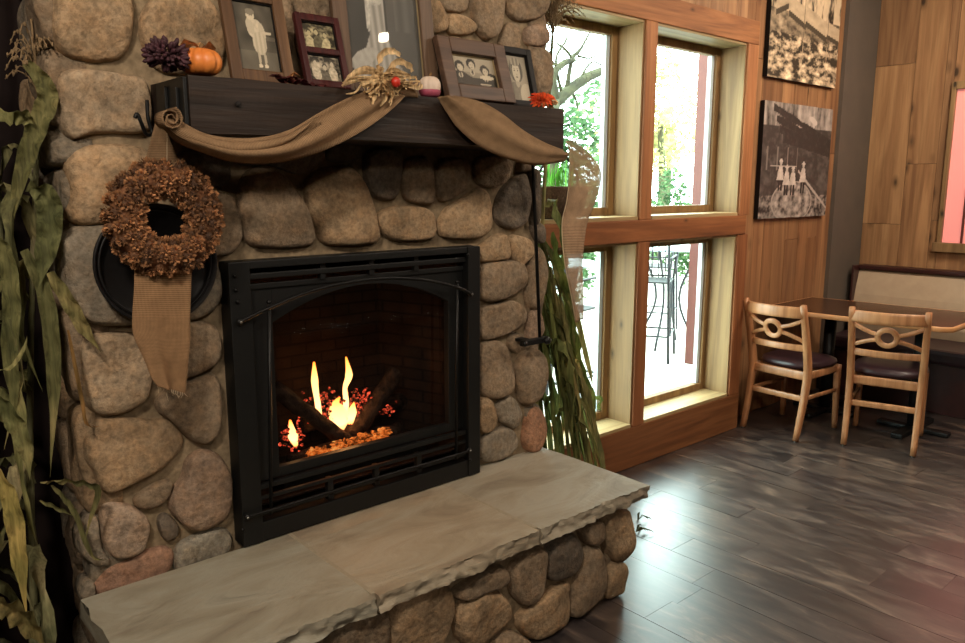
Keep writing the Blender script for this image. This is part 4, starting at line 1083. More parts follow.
# ------------------------------------------------------------------ rod with bracket on the right of the chimney
rd = thing('black_iron_rod', (2.22, 2.2, .95), 'thin black iron rod hanging beside the right edge of the stone chimney', 'iron rod')
b = B(); b.tube([on(532, 150, 1, 2.215), on(533, 165, 1, 2.205), on(540, 343, 1, 2.195)], .0075, 8); b.build('rod', 'iron', rd)
b = B(); P, Q = on(521, 343, 1, 2.19), on(552, 345, 1, 2.19); b.box((P.x, 2.175, P.z - .014), (Q.x - .03, 2.20, P.z + .010), .004); b.box((P.x + .03, 2.19, P.z - .006), (P.x + .07, 2.26, P.z + .006), .002)
b.ellipsoid((P.x + .004, 2.17, P.z), (.012, .012, .013)); b.ellipsoid((Q.x - .05, 2.168, P.z - .004), (.02, .012, .016)); b.build('bracket', 'ironflat', rd)

# ------------------------------------------------------------------ potted plant on the window beam
pp = thing('hanging_basket_pot', (2.79, 2.69, 1.422), 'half-round brown fibre pot with an arched handle standing on the window beam', 'plant pot')
pc = V((2.85, 2.69, 1.425)); b = B()
b.lathe([(.02, 0), (.075, .002), (.115, .035), (.14, .09), (.152, .16), (.158, .175), (.150, .176), (.140, .165), (.02, .16)], pc, 40, 2, mod=lambda a: 1 + .012 * math.sin(a * 26)); b.build('pot_body', 'basket', pp)
for v_ in b'' : pass
b = B(); b.tube(cr([pc + V((-.15, 0, .17)), pc + V((-.135, 0, .24)), pc + V((-.07, 0, .31)), pc + V((0, 0, .33)), pc + V((.07, 0, .31)), pc + V((.135, 0, .24)), pc + V((.15, 0, .17))], 6), .007, 8); b.build('arched_handle', 'iron', pp)
b = B()
for k in range(26):
    a = rr.uniform(0, 2 * PI); r_ = rr.uniform(0, .09); p0 = pc + V((r_ * math.cos(a), r_ * math.sin(a) * .7, .16)); L = rr.uniform(.08, .17); lx = rr.uniform(-.04, .04)
    vv = rr.uniform(.7, 1.3); b.blade([p0, p0 + V((lx * .3, 0, L * .5)), p0 + V((lx, -.01, L))], [.012, .016, .002], (1, .3, 0), .2, 0, rr, (vv, vv, vv, 1))
b.build('leaves', 'potleaf', pp)

# ------------------------------------------------------------------ corn stalks
def tasselmesh(b, top, h, n, r_, spread=.075):
    for k in range(n):
        a = r_.uniform(0, 2 * PI); s0 = top + V((0, 0, r_.uniform(-.02, .5) * h)); d = V((math.cos(a), math.sin(a), 0)) * r_.uniform(.4, 1) * spread; L = r_.uniform(.5, 1) * h
        P = [s0, s0 + d * .4 + V((0, 0, L * .4)), s0 + d + V((0, 0, L * .55)), s0 + d * 1.5 + V((0, 0, L * .35))]
        P = cr(P, 4); b.tube(P, .0016, 4)
        for q in P[3::2]: b.ellipsoid(q + V((r_.uniform(-.004, .004), r_.uniform(-.004, .004), 0)), (.003, .003, .006), 5, 3)
    b.tube([top - V((0, 0, .1)), top + V((0, 0, h * 1.0))], .003, 5)
def cornstalk(base, top, nleaf, seed, label, group, tassel=True, explicit=(), amin=0, amax=2 * PI, leafL=(.35, .6), tone=(1, 1, 1), zmin=.12, zmax=.92, rad=.011, blades=()):
    r_ = random.Random(seed); base, top = V(base), V(top); o = thing('corn_stalk', base, label, 'corn stalk', group)
    bow_ = V((r_.uniform(-.03, .03), r_.uniform(-.03, .03), 0)); P = []
    for i in range(13):
        t = i / 12; P.append(base.lerp(top, t) + bow_ * math.sin(PI * t))
    b = B(); vv = r_.uniform(.8, 1.1); b.c = (vv * tone[0], vv * tone[1], vv * tone[2], 1)
    b.tube(P, [rad * (1.0 - .5 * i / 12) * (1.15 if i % 2 else 1) for i in range(13)], 8); b.build('stalk', 'cornleaf', o)
    b = B()
    for k in range(nleaf):
        t = zmin + (zmax - zmin) * (k + r_.random() * .6) / nleaf; p0 = base.lerp(top, t) + bow_ * math.sin(PI * t)
        a = r_.uniform(amin, amax); d = V((math.cos(a), math.sin(a), 0)); L = r_.uniform(*leafL); out = r_.uniform(.2, .5); up = r_.uniform(.02, .3)
        pts = [p0, p0 + d * L * out * .3 + V((0, 0, L * up)), p0 + d * L * out * .7 + V((0, 0, L * (up * .9 - .05))), p0 + d * L * out * 1.0 + V((0, 0, L * (up * .2 - .35))), p0 + d * L * out * (1.0 + r_.uniform(-.3, .2)) + V((r_.uniform(-.04, .04), 0, -L * r_.uniform(.6, .95)))]
        pts = cr(pts, 4); n_ = len(pts); w = r_.uniform(.014, .04); tw = r_.uniform(-1.2, 1.2); vv = r_.uniform(.45, 1.4); ye = r_.uniform(.75, 1.0)
        b.blade(pts, [w * (.35 + .65 * math.sin(PI * min(.98, (i + 1) / (n_ + 1)) ** .8)) * min(1, (n_ - i - .8) / (n_ * .3)) for i in range(n_)], d.cross(V((0, 0, 1))) + d * tw * .9, .4, .55, r_, (vv * tone[0], vv * tone[1], vv * ye * tone[2], 1))
    for (pts, w, Y, c_) in explicit:
        Q = cr([on(q[0], q[1], 1, Y + (q[2] if len(q) > 2 else 0)) for q in pts], 5); n_ = len(Q)
        b.blade(Q, [w * (.3 + .7 * math.sin(PI * min(.98, (i + 1) / (n_ + 1)) ** .8)) * min(1, (n_ - i - .8) / (n_ * .3)) for i in range(n_)], (1, -.25, 0), .32, .4, r_, c_ + (1,))
    for Q in blades:
        Q = cr(Q, 4); n_ = len(Q); vv = r_.uniform(.6, 1.3); w = r_.uniform(.018, .034)
        b.blade(Q, [w * (.3 + .7 * math.sin(PI * min(.98, (i + 1) / (n_ + 1)) ** .8)) * min(1, (n_ - i - .8) / (n_ * .3)) for i in range(n_)], (1, r_.uniform(-.6, .6), 0), .35, .2, r_, (vv * tone[0], vv * tone[1], vv * tone[2], 1))
    b.build('leaves', 'cornleaf', o)
    if tassel:
        b = B(); tasselmesh(b, top, .2, 70 if seed == 107 else 34, r_, .10 if seed == 107 else .075); b.build('tassel', 'tassel', o)
    return o
GL = 'corn stalks left of the chimney'
cornstalk((.34, 2.36, .002), (.50, 2.36, 1.83), 17, 21, 'corn stalk nearest the left side of the chimney, its broad leaf reaching across the stones', GL, True, amin=2.2, amax=4.9, explicit=[([(26,62),(42,80),(48,100),(38,125),(26,160),(14,205),(10,240)], .050, 2.28, (1.15, 1.1, .85)), ([(28,185),(46,195),(50,225),(44,262),(38,290)], .060, 2.24, (.95, 1.0, .8)),
   ([(24,250),(44,290),(52,340),(54,400),(50,478)], .040, 2.26, (1.0, 1.0, .8)), ([(50,272),(68,300),(84,328),(101,352)], .036, 2.19, (1.2, 1.1, .85)), ([(52,485),(66,500),(76,515),(92,555),(110,560)], .014, 2.20, (.9, .9, .7)), ([(40,482),(60,480),(82,482),(98,490),(90,520),(84,545)], .018, 2.18, (1.0, .95, .75)), ([(68,330),(74,360),(82,400),(88,425),(110,424)], .010, 2.2, (1.5, .9, .6)),
   ([(40,500),(58,508),(74,516)], .012, 2.2, (.9, .9, .7))])
cornstalk((.20, 2.30, .002), (.27, 2.36, 1.82), 24, 33, 'corn stalk at the far left edge with pale yellow lower leaves', GL, True, amin=2.2, amax=4.9, explicit=[([(-8,118),(12,112),(26,118),(34,124)], .045, 2.26, (1.1, 1.1, .85)), ([(-6,235),(6,255),(12,300),(10,350),(14,400),(4,450)], .040, 2.22, (1.1, 1.1, .85)),
   ([(-4,470),(12,505),(20,560),(27,618)], .040, 2.10, (2.0, 1.75, 1.1)), ([(-5,600),(14,608),(30,625),(48,650)], .05, 2.05, (1.0, .85, .62)), ([(-5,395),(14,420),(26,450),(30,480)], .04, 2.15, (1.05, 1.1, .85)), ([(-4,370),(12,366),(24,348),(27,336)], .010, 2.12, (1.4, 1.4, 1.1))])
cornstalk((.24, 2.40, .002), (.30, 2.44, 2.1), 15, 45, 'corn stalk standing at the back against the dark wall left of the chimney', GL, True, amin=3.3, amax=4.7)
cornstalk((.40, 2.38, .002), (.42, 2.44, 2.2), 6, 57, 'thin corn stalk tucked between the chimney side and the other stalks', GL, True, amin=3.2, amax=4.4)
cornstalk((.12, 2.26, .002), (.18, 2.32, 1.7), 9, 61, 'short corn stalk partly outside the left edge, behind the yellow leaf', GL, False, amin=2.2, amax=4.9)
GR = 'corn stalks right of the chimney'
lab = ['green-brown corn stalk leaning on the window side of the chimney, outermost of the bundle', 'corn stalk with its tassel showing above the window beside the chimney top', 'corn stalk in the right bundle, close against the chimney stones', 'corn stalk in the middle of the right bundle by the hearth', 'corn stalk with a curled leaf reaching toward the lower window', 'shortest corn stalk at the bottom of the right bundle', 'corn stalk behind the sheer ribbon in the right bundle']
sp = [((2.86, 2.36, .002), (2.47, 2.44, 1.42)), ((2.44, 2.42, .002), (2.545, 2.45, 2.25)), ((2.56, 2.34, .002), (2.43, 2.44, 1.40)), ((2.70, 2.30, .002), (2.45, 2.40, 1.40)), ((2.78, 2.42, .002), (2.52, 2.50, 1.36)), ((2.64, 2.24, .002), (2.44, 2.38, 1.1)), ((2.62, 2.48, .002), (2.48, 2.54, 1.42)),
      ((2.76, 2.28, .002), (2.46, 2.36, 1.25)), ((2.92, 2.44, .002), (2.50, 2.48, 1.30))]
lab += ['straight pale stalk crossing the front of the right bundle', 'stalk splayed furthest toward the lower window sill']
tones = [(1.0, 1.05, .62), (1, 1, .8), (.75, .9, .5), (1.15, 1.1, .7), (.9, 1.05, .6), (.8, .85, .5), (.7, .8, .5), (1.3, 1.2, .85), (.9, 1.0, .6)]
for k, (a, c) in enumerate(sp):
    r2 = random.Random(900 + k); A, D = V(a), V(c); ex = []
    for q in range(7 if k != 1 else 0):      # straight drooping blades that hug the stalk
        t0 = r2.uniform(.45, 1.0); p0 = A.lerp(D, t0); p1 = A.lerp(D, t0 - r2.uniform(.25, .45)); off = V((r2.uniform(-.07, .07), r2.uniform(-.08, .02), 0)); mid = p0.lerp(p1, .45) + off * .8 + V((0, 0, .03))
        ex.append([p0, p0.lerp(mid, .5) + V((0, 0, .02)), mid, p1 + off * 1.1, p1 + off * 1.3 + V((0, 0, -.08))])
    o_ = cornstalk(a, c, (2 if k != 1 else 3), 100 + k * 7, lab[k], GR, k == 1, amin=-1.9, amax=.6, leafL=(.25, .4), tone=tones[k], zmin=.35, zmax=.8, rad=.013,
      explicit=[([(584,384),(590,394),(600,398),(598,408),(604,410)], .022, 2.45, (1.0, 1.2, .6))] if k == 4 else ([([(552,232),(556,260),(566,290),(572,330),(580,370),(592,430),(602,470)], .045, 2.33, (.7, .9, .4)), ([(560,225),(564,255),(560,280),(570,320)], .035, 2.36, (.8, 1.0, .45))] if k == 3 else ()), blades=ex)

# a bit of dry leaf litter at the end of the hearth
for k, (px, py) in enumerate(((638, 517), (636, 529))):
    p = on(px, py, 2, .02); o = thing('fallen_corn_leaf', (p.x, p.y, .003), ['curled dark husk scrap on the floor just past the hearth corner, the upper one', 'curled dark husk scrap on the floor just past the hearth corner, the lower one'][k], 'dry leaf', 'husk scraps by the hearth'); b = B()
    for j in range(5):
        a = rr.uniform(-1.4, .8); d = V((math.cos(a), math.sin(a), 0)); L = rr.uniform(.04, .09)
        b.blade([V((p.x, p.y, .006)), V((p.x, p.y, .03)) + d * L * .4, V((p.x, p.y, .02)) + d * L * .8, V((p.x, p.y, .006)) + d * L], [.004, .010, .008, .002], d.cross(V((0, 0, 1))), .3, .3, rr, (.3, .3, .25, 1))
    b.build('leaf', 'cornleaf', o)

# ------------------------------------------------------------------ canvases on the plank wall
def fbm(u, v, s_, seed, oct=4):
    r = 0; a = 1
    for k in range(oct): r += a * noise.noise(V((u * s_, v * s_, seed + k * 7))); s_ *= 2.1; a *= .6
    return r
def f_town(u, v):
    n1, n2 = fbm(u, v, 5, 5), fbm(u, v * 1.6, 9, 6, 5)
    if v > .60: x = .66 + .12 * n1 - max(0, fbm(u * 1.6, v * .45, 7, 2) + .12 - abs(u - .62) * .2) * 1.3 * (v < .93)
    elif v > .40: x = .16 + .35 * max(0, n1) + .2 * n2
    else: x = .26 + .85 * n2 + .3 * (.3 - v); x = .04 if x < .10 else x
    for (cx, cy, w_, h_, sl) in ((.15, .70, .09, .07, .5), (.36, .64, .13, .07, -.35), (.64, .58, .17, .07, -.3), (.90, .53, .10, .06, -.2)):
        yy = cy + (u - cx) * sl
        if abs(u - cx) < w_ and abs(v - yy) < h_: x = .50 + .12 * n2
        if abs(u - cx) < w_ * .95 and yy - h_ * 1.7 < v < yy - h_ * .95: x = .07
    if u < .24 and v > .76 and fbm(u, v, 8, 12) > -.35: x = .04
    if abs(u - .46) < .005 or (abs(u - .82) < .005 and v < .62): x = .1 if v > .4 else .5
    x = max(x, .03); return (x * .80, x * .60, x * .38, 1)
def f_log(u, v):
    n1, n2 = fbm(u, v, 5, 15), fbm(u, v, 20, 16, 3)
    if v > .80: x = .30 + .35 * fbm(u * 2.2, v * .3, 6, 2) + .1 * n2
    else: x = .05 + .10 * max(0, n1) + .06 * max(0, n2)
    for k in range(4):                                # dark slanting trunks across the top
        yy = .93 - k * .075 - (u - .2) * (.30 - .05 * k)
        if u > .12 + .05 * k and abs(v - yy) < .030 + .01 * n1: x = .035 + .03 * max(0, n2)
    if ell(u, v, .70, .875, .07, .028, -.4): x = .62
    if v < .62 and u < .5 and abs(((u * 7) % 1) - .5) < .07 + .03 * n1 and v > .42: x = .22
    if v < .20: x = .22 + .35 * n2 + .15 * n1
    dd = math.hypot((u - .46) / .30, (v - .14) / .19)
    if dd < 1: x = .30 + .28 * n2 + .12 * math.cos(dd * 16) * (dd > .3)
    if .94 < dd < 1: x = .42
    if abs(v - (.40 - (u - .55) * .72)) < .014 + .004 * n1 and u > .52: x = .5
    for cx, cy, h_ in ((.27, .40, .062), (.36, .35, .058), (.45, .345, .055), (.60, .38, .062)):
        w_ = .038 * (1 - .35 * max(-1, min(1, (v - cy) / h_)))
        if abs(v - cy) < h_ and abs(u - cx - .004 * n2) < w_: x = .60 + .15 * n2
        if abs(v - (cy - h_ * 1.8)) < h_ * .8 and abs(u - cx) < .030 and abs(u - cx) > .006: x = .03
        if ell(u, v, cx, cy + h_ + .022, .018, .022): x = .5
        if ell(u, v, cx, cy + h_ + .040, .030, .009) or ell(u, v, cx, cy + h_ + .046, .018, .014): x = .62
    if abs(v - .455) < .004 and .12 < u < .50: x = .5
    x = max(x, .025); return (x * .74, x * .62, x * .52, 1)
def canvas(p_tl, p_br, fn, label, ztop=None):
    Y = YP - .035; x0, x1 = p_tl[0], p_br[0]; z1, z0 = p_tl[1] if ztop is None else ztop, p_br[1]
    o = thing('wall_canvas', ((x0 + x1) / 2, Y, z0), label, 'canvas picture', 'old logging photographs on the wall', world=False)
    b = B(); w, h = x1 - x0, z1 - z0; b.box((-w / 2, 0, 0), (w / 2, .033, h), .003); b.build('stretcher', 'frame_black', o)
    paint('printed_photo', o, w, h, fn, 150, int(150 * h / w), -.0008)
a = on(767, 76, 1, YP - .035); c = on(835, 88, 1, YP - .035); d = on(765, 100, 1, YP - .035); e = on(833, 111, 1, YP - .035); f_ = on(758, 219, 1, YP - .035)
canvas((a.x, 0), (c.x, a.z), f_town, 'upper canvas print of an old log-strewn settlement on the plank wall', a.z + .72)
canvas((d.x, d.z), (e.x, f_.z), f_log, 'lower canvas print of workers standing on a huge felled log', d.z)

# ------------------------------------------------------------------ dining table, bench, chairs
tb = thing('dining_table', (5.36, 2.13, 0), 'dark-topped dining table with a blond wood edge by the booth bench', 'table')
Q = [(4.955, 2.715), (5.035, 1.60), (5.08, 1.55), (5.80, 1.56), (5.70, 2.715)]
def slabpoly(b, Q, z0, z1):
    lo = [b.bm.verts.new((x, y, z0)) for x, y in Q]; hi = [b.bm.verts.new((x, y, z1)) for x, y in Q]
    b.face(list(reversed(lo))); b.face(hi)
    for i in range(len(Q)): j = (i + 1) % len(Q); b.face([lo[i], lo[j], hi[j], hi[i]])
cxq = sum(q[0] for q in Q) / 5; cyq = sum(q[1] for q in Q) / 5
b = B(); slabpoly(b, [(cxq + (x - cxq) * .985, cyq + (y - cyq) * .992) for x, y in Q], .742, .7715); b.build('tabletop', 'tabletop', tb)
b = B(); n5 = len(Q)
pts = [(x, y, .755) for x, y in Q]; pts.append(pts[0]); pp_ = []
for i in range(n5):
    for k in range(8): pp_.append(V(pts[i]).lerp(V(pts[i + 1]), k / 8))
pp_.append(V(pts[0])); b.tube(pp_, .010, 10, ry=.017, up=(0, 0, 1), power=.6, cap=False); b.build('edge_banding', 'edge', tb)
for yy in (1.82, 2.42):
    b = B(); b.tube([(5.40, yy, .03), (5.40, yy, .742)], .04, 16); b.build('pedestal', 'ironflat', tb)
    b = B(); b.box((5.12, yy - .035, 0), (5.68, yy + .035, .035), .01); b.box((5.365, yy - .22, .002), (5.435, yy + .22, .033), .01); b.build('foot', 'ironflat', tb)
bn = thing('booth_bench', (6.2, 1.6, 0), 'booth bench with cream backrest and dark plum seat along the right wall', 'bench')
ya, yb = .2, 2.66
b = B(); b.box((5.92, ya, .001), (6.45, yb, .36), .004); b.build('bench_base', 'darkrail', bn)
b = B(); b.box((5.86, ya, .365), (6.34, yb, .47), .03); b.build('seat_cushion', 'vinyl', bn)
b = B(); R = []
for y in [ya + (yb - ya) * k / 20 for k in range(21)]:
    R.append([(6.30, y, .472), (6.285, y, .55), (6.32, y, .75), (6.37, y, .925), (6.40, y, .945), (6.47, y, .945), (6.47, y, .472)])
b.rings(R, True, False); b.build('backrest', 'cream', bn)
b = B(); b.box((6.355, ya, .946), (6.49, yb + .0, .978), .006); b.box((6.27, yb + .001, .36), (6.49, yb + .017, .978), .004); b.build('top_rail', 'darkrail', bn)

def make_chair(label):
    """local: back legs at x=0, faces +x; y across"""
    o = thing('dining_chair', (0, 0, 0), label, 'chair', 'ring-back wooden dining chairs at the table', world=False); wd = .20
    def postx(z): return -.118 * max(0, (z - .45) / .43) ** 1.2 - .080 * max(0, (.42 - z) / .42) ** 1.4
    for s_ in (-1, 1):
        b = B(); P = [V((postx(z), s_ * (wd - .004 + .012 * (z - .4)), z)) for z in [0.006 + .874 * k / 16 for k in range(17)]]
        b.tube(P, [.017 + .004 * math.sin(PI * k / 16) for k in range(17)], 12, ry=[.019 + .009 * math.exp(-((k / 16 - .5) / .25) ** 2) for k in range(17)], up=(1, 0, 0), power=.55)
        l_ = b.build('back_leg', 'chairwood', o)
        b = B(); b.lathe([(.011, 0), (.011, .006)], (postx(0), s_ * (wd - .008), 0.0), 10, 2, cap=True); b.build('glide', 'rivet', l_)
        b = B(); P = [V((.385, s_ * .185, .44)), V((.388, s_ * .188, .25)), V((.392, s_ * .192, .006))]
        b.tube(cr(P, 5), [.022 - .006 * k / 10 for k in range(11)], 12, up=(1, 0, 0), power=.55); l_ = b.build('front_leg', 'chairwood', o)
        b = B(); b.lathe([(.010, 0), (.010, .006)], (.392, s_ * .192, 0.0), 10, 2, cap=True); b.build('glide', 'rivet', l_)
        b = B(); b.tube([(.005, s_ * .19, .415), (.38, s_ * .183, .415)], .010, 10, ry=.026, up=(0, 0, 1), power=.55); b.build('side_apron', 'chairwood', o)
        b = B(); b.tube([(0.0, s_ * .19, .27), (.385, s_ * .188, .27)], .008, 10, ry=.013, up=(0, 0, 1), power=.55); b.build('side_stretcher', 'chairwood', o)
    def cross(z, bow, hh, name, th=.010, y0=.195):
        b = B(); P = [V((postx(z) - bow * (1 - (k / 8 - 1) ** 2), y0 * (k / 8 - 1), z)) for k in range(17)]; b.tube(P, th, 12, ry=hh, up=(0, 0, 1), power=.5); b.build(name, 'chairwood', o)
    cross(.832, .050, .036, 'top_rail', .011, .206); cross(.60, .040, .021, 'lower_back_rail'); cross(.415, .0, .028, 'back_apron'); cross(.27, .0, .019, 'rear_stretcher', .010)
    b = B(); P = [V((.388, .185 * (k / 8 - 1), .415)) for k in range(17)]; b.tube(P, .010, 10, ry=.026, up=(0, 0, 1), power=.55); b.build('front_apron', 'chairwood', o)
    def bk(y, z): return V((postx(z) - .043 * (1 - (y / .2) ** 2), y, z))
    b = B(); zc = .712; b.tube([bk(.052 * math.cos(2 * PI * k / 28), zc + .050 * math.sin(2 * PI * k / 28)) for k in range(29)], .0165, 10, ry=.009, up=(1, 0, 0), power=.6, cap=False)
    for s_ in (-1, 1):
        for t_ in (-1, 1):
            P = [bk(s_ * .04, zc + t_ * .014), bk(s_ * .085, zc + t_ * .024), bk(s_ * .135, zc + t_ * .042), bk(s_ * .192, zc + t_ * .07)]
            b.tube(cr(P, 5), .0125, 10, ry=.008, up=(1, 0, 0), power=.6)
    b.build('ring_splat', 'chairwood', o)
    b = B(); rings = []
    for (k_, z) in ((.90, .443), (1.0, .450), (1.02, .465), (.99, .482), (.9, .492), (.6, .499), (.2, .501)):
        ring = []
        for i in range(40):
            a = 2 * PI * i / 40; ca, sa = math.cos(a), math.sin(a); ca = math.copysign(abs(ca) ** .62, ca); sa = math.copysign(abs(sa) ** .62, sa)
            ring.append((.215 + .205 * ca * k_, (.205 + .012 * ca) * sa * k_, z))
        rings.append(ring)
    b.rings(rings, True); b.build('seat_pad', 'vinyl', o)
    return o
ch = make_chair('blond ring-back chair nearest the window, standing at the left of the table')
ch.location = (4.665, 2.40, 0); ch.rotation_euler = (0, 0, -math.radians(4))
c2 = copy_tree(ch); c2['label'] = 'blond ring-back chair turned slightly, right of the other chair and farther from the window'
c2.location = (4.865, 1.82, 0); c2.rotation_euler = (0, 0, math.radians(15))

# ------------------------------------------------------------------ outdoors: patio, post, furniture, planting
struct(boxobj('ground', 'concrete', (-12, YP + .12, -.12), (40, 40, -.02)))
b = B(); p = on(707, 200, 1, 3.9); b.box((p.x - .055, 3.9, -.02), (p.x + .075, 4.02, 3.4), .005); tag(b.build('porch_post', 'redpost'), 'reddish-brown square porch post outside the right window', 'post')
def patio_chair(label, seat=.74, back=1.12):
    o = thing('patio_chair', (0, 0, 0), label, 'chair', 'black metal patio chairs outside the windows', world=False); w = .21
    for sx in (-1, 1):
        for sy in (-1, 1):
            b = B(); P = [V((sx * (w + .03), sy * (w + .03), 0)), V((sx * w, sy * w, seat))]
            if sx < 0: P.append(V((-w - .06, sy * w, back)))
            b.tube(P, .013, 8); b.build('leg', 'blackmetal', o)
    b = B(); b.box((-w, -w, seat), (w, w, seat + .015), .004); b.build('seat', 'blackmetal', o)
    b = B(); b.tube([V((-w - .06, -w, back)), V((-w - .08, 0, back + .04)), V((-w - .06, w, back))], .012, 8)
    for k in range(-3, 4): b.tube([V((-w - .015, k * .06, seat + .06)), V((-w - .06, k * .06, back + .02))], .006, 6)
    b.tube([V((-w - .01, -w, seat + .08)), V((-w - .01, w, seat + .08))], .009, 6); b.build('back_grille', 'blackmetal', o)
    for sy in (-1, 1): b = B(); b.tube([V((-w - .03, sy * w, seat + .22)), V((w - .05, sy * (w + .02), seat + .24)), V((w, sy * w, seat))], .011, 6); b.build('armrest', 'blackmetal', o)
    b = B(); z = .25; q = w + .02; b.tube([V((-q, -q, z)), V((q, -q, z)), V((q, q, z)), V((-q, q, z)), V((-q, -q, z))], .009, 6); b.build('foot_ring', 'blackmetal', o)
    return o
pc1 = patio_chair('tall black metal patio chair seen beside the middle window post'); pc1.location = (5.95, 4.42, -.02); pc1.rotation_euler = (0, 0, .5)
lb = ['tall black metal patio chair on the far side of the patio table', 'black metal patio chair behind the corn stalks in the left window', 'black metal patio chair facing away, low in the left window']
for k, (x, y, r) in enumerate(((7.1, 5.2, 3.6), (4.05, 3.8, .2), (4.9, 4.75, 2.5))):
    c_ = copy_tree(pc1); c_.location = (x, y, -.02); c_.rotation_euler = (0, 0, r); c_['label'] = lb[k]
def patio_table(x, y, label, h=1.0):
    o = thing('patio_table', (x, y, -.02), label, 'table', world=False)
    b = B(); b.lathe([(.001, h), (.43, h), (.44, h + .01), (.43, h + .02), (.001, h + .02)], (0, 0, 0), 36); b.build('tabletop', 'whitevinyl', o)
    for k in range(4):
        a = k * PI / 2 + .3; b = B(); b.tube(cr([(.33 * math.cos(a), .33 * math.sin(a), 0), (.12 * math.cos(a), .12 * math.sin(a), h * .5), (.3 * math.cos(a), .3 * math.sin(a), h)], 5), .013, 8); b.build('leg', 'blackmetal', o)
patio_table(6.55, 4.62, 'round black metal patio table seen through the lower right window')
patio_table(4.45, 4.35, 'round black metal patio table seen through the lower left window')
def shrub(name, c, r, n, mat, label, cat, seed, leaf=.06, group=None, trunk=None, z0=-.02):
    r_ = random.Random(seed); o = thing(name, (c[0], c[1], z0), label, cat, group); b = B()
    lumps = [(V((r_.gauss(0, .45) * r[0], r_.gauss(0, .45) * r[1], r_.gauss(0, .45) * r[2])), r_.uniform(.3, .6)) for _ in range(9)]
    for k in range(n):
        l_, s_ = r_.choice(lumps); d = V((r_.gauss(0, 1), r_.gauss(0, 1), r_.gauss(0, 1))).normalized() * r_.uniform(.6, 1) * s_
        p = V(c) + l_ + V((d.x * r[0], d.y * r[1], d.z * r[2]))
        if p.z < 0: continue
        a = V((r_.gauss(0, 1), r_.gauss(0, 1), r_.gauss(0, 1))).normalized(); u = a.orthogonal().normalized(); L = leaf * r_.uniform(.6, 1.4); vv = r_.uniform(.6, 1.3); b.c = (vv, vv, vv, 1)
        b.face([b.bm.verts.new(q) for q in (p, p + a * L * .5 + u * L * .28, p + a * L, p + a * L * .5 - u * L * .28)])
    b.build('leaves', mat, o)
    if trunk:
        b = B(); P = cr([V((c[0], c[1], z0)), V((c[0] + r_.uniform(-.2, .2), c[1], c[2] * .5)), V((c[0], c[1], c[2]))], 5); b.tube(P, [trunk * (1 - .5 * i / 10) for i in range(len(P))], 10); b.build('trunk', 'bark', o)
    return o
GH = 'bushes along the patio edge'
hl = ['leafy green bush behind the patio table, seen in the lower right window', 'green bush at the left in the lower right window', 'green bush behind the stalks in the left window', 'low green bush beyond the porch post', 'green bush in the gap of the left window', 'green bush standing behind the others, straight beyond the patio table', 'bushy green hedge plant behind the left window jamb']
for k, (x, y) in enumerate(((9.3, 7.4), (7.6, 7.0), (4.6, 6.6), (11.0, 7.6), (6.1, 7.3), (10.2, 9.0), (3.0, 6.4))):
    shrub('garden_bush', (x, y, .85), (.80, .5, .85), 2600, 'foliage', hl[k], 'bush', 200 + k, .09, GH)
tl_ = ['pale green tree filling the upper left window', 'yellowish autumn tree in the upper right window', 'green tree between the two windows in the distance', 'light green tree behind the porch post']
for k, (x, y, z, mt_) in enumerate(((9.8, 9.4, 2.0, 'foliage'), (14.2, 10.4, 3.0, 'foliage2'), (12.2, 15.5, 2.6, 'foliage'), (19.5, 14, 3.6, 'foliage2'))):
    shrub('garden_tree', (x, y, z), (1.5, 1.0, 1.35), 3000, mt_, tl_[k], 'tree', 300 + k, .15, 'trees beyond the patio', .12)
# branchy tree close to the left window
bt = thing('bare_branch_tree', (3.9, 4.6, -.02), 'tree with mossy bare branches right outside the upper left window', 'tree'); b = B()
def Q_(x, y, Y=4.4): return on(x, y, 1, Y)
def lb_(pts, r0, r1, Y=4.4):
    P = cr([Q_(q[0], q[1], Y + (q[2] if len(q) > 2 else 0)) for q in pts], 6); n_ = len(P); b.tube(P, [r0 + (r1 - r0) * i / (n_ - 1) for i in range(n_)], 8)
base_ = Q_(552, 150); b.tube([V((base_.x - .1, 4.4, -.02)), V((base_.x - .05, 4.4, 1.0)), base_, Q_(554, 100)], [.10, .08, .06, .05], 10)
lb_([(554, 104), (572, 88), (590, 76), (612, 68), (640, 62)], .05, .03); lb_([(556, 100), (553, 82), (556, 70), (566, 62), (574, 60)], .04, .02); lb_([(566, 92), (572, 60), (580, 50), (590, 32)], .022, .008)
lb_([(574, 62), (566, 50), (555, 42)], .014, .006); lb_([(578, 56), (590, 58), (604, 52)], .010, .005); lb_([(570, 88), (576, 100), (578, 108)], .012, .006); lb_([(556, 66), (548, 56), (552, 50)], .012, .006)
lb_([(580, 78), (592, 62), (606, 66), (620, 58)], .010, .004); lb_([(562, 96), (556, 60), (566, 40), (568, 24)], .014, .005)
b.build('branches', 'bark', bt)
b = B(); r_ = random.Random(77)
for k in range(150):
    p = Q_(r_.gauss(572, 14), r_.gauss(55, 16), 4.4 + r_.uniform(-.2, .2)); d = V((r_.gauss(0, 1), r_.gauss(0, 1), r_.gauss(0, 1))).normalized(); b.tube([p, p + d * r_.uniform(.03, .09)], .003, 4)
b.build('twigs', 'bark', bt)

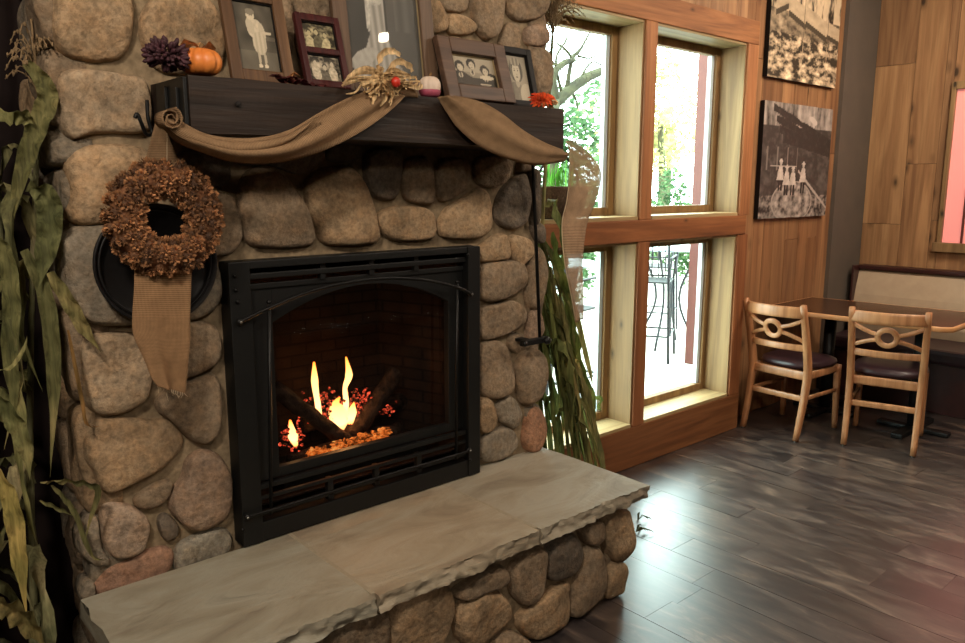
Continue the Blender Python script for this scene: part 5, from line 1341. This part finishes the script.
# ------------------------------------------------------------------ light
def area(name, loc, size, power, col, target=None, sy=None, spread=None):
    l = bpy.data.lights.new(name, 'AREA'); l.energy = power; l.color = col; l.size = size; l.shape = 'DISK' if sy is None else 'RECTANGLE'
    if sy: l.size_y = sy
    if spread: l.spread = spread
    o = bpy.data.objects.new(name, l); C.objects.link(o); o.location = loc
    d = (V(target) - V(loc)) if target else V((0, 0, -1)); o.rotation_euler = d.to_track_quat('-Z', 'Y').to_euler(); return o
WARM = (1, .85, .69)
area('ceiling_lamp_left', (-.6, .2, 3.15), .35, 76, WARM, (.8, 2.3, 1.3))
area('fill_light_far', (-1.2, -2.4, 3.1), .4, 40, WARM, (1.4, 2.3, 1.0))  # unseen fill, added to lighten the stones under the mantel
area('ceiling_lamp_hearth', (1.3, -.2, 3.15), .35, 24, WARM, (1.6, 2.2, .6))
area('ceiling_lamp_table', (5.2, 1.4, 3.1), .3, 26, WARM, (5.6, 2.2, .9))
area('ceiling_lamp_wall', (4.6, .6, 3.1), .3, 34, WARM, (5.2, 2.75, 2.2))
area('ceiling_lamp_right', (5.0, -.6, 3.1), .3, 22, WARM, (6.5, 1.5, 1.6))
area('ceiling_lamp_window', (3.1, .6, 3.1), .3, 22, WARM, (3.6, 2.6, 1.9))
def point(name, loc, power, col, r=.03):
    l = bpy.data.lights.new(name, 'POINT'); l.energy = power; l.color = col; l.shadow_soft_size = r
    o = bpy.data.objects.new(name, l); C.objects.link(o); o.location = loc; return o
point('pendant_bulb', (2.70, .48, 2.93), 7, (1, .85, .62), .028)
point('fire_light', (1.40, 2.40, .80), 3.6, (1, .42, .14), .05)
# daylight through the two bays
for k, (x0, x1) in enumerate(((2.54, 3.43), (3.53, 4.44))):
    l = bpy.data.lights.new('daylight_portal', 'AREA'); l.shape = 'RECTANGLE'; l.size = x1 - x0; l.size_y = 2.3; l.cycles.is_portal = True
    o = bpy.data.objects.new('daylight_portal', l); C.objects.link(o); o.location = ((x0 + x1) / 2, YG + .06, 1.35); o.rotation_euler = V((0, -1, 0)).to_track_quat('-Z', 'Y').to_euler()
w = bpy.data.worlds.new('sky'); bpy.context.scene.world = w; w.use_nodes = True
bg = w.node_tree.nodes['Background']; bg.inputs[0].default_value = (.80, 1.0, .97, 1); bg.inputs[1].default_value = 14
sc = bpy.context.scene
sc.view_settings.view_transform = 'Standard'; sc.view_settings.look = 'None'; sc.view_settings.gamma = 1; sc.view_settings.use_curve_mapping = False
sc.view_settings.exposure = 0.0
sc.cycles.max_bounces = 8; sc.cycles.transparent_max_bounces = 12; sc.cycles.diffuse_bounces = 4; sc.cycles.sample_clamp_indirect = 6; sc.cycles.caustics_reflective = False; sc.cycles.caustics_refractive = False
sc.cycles.use_denoising = True
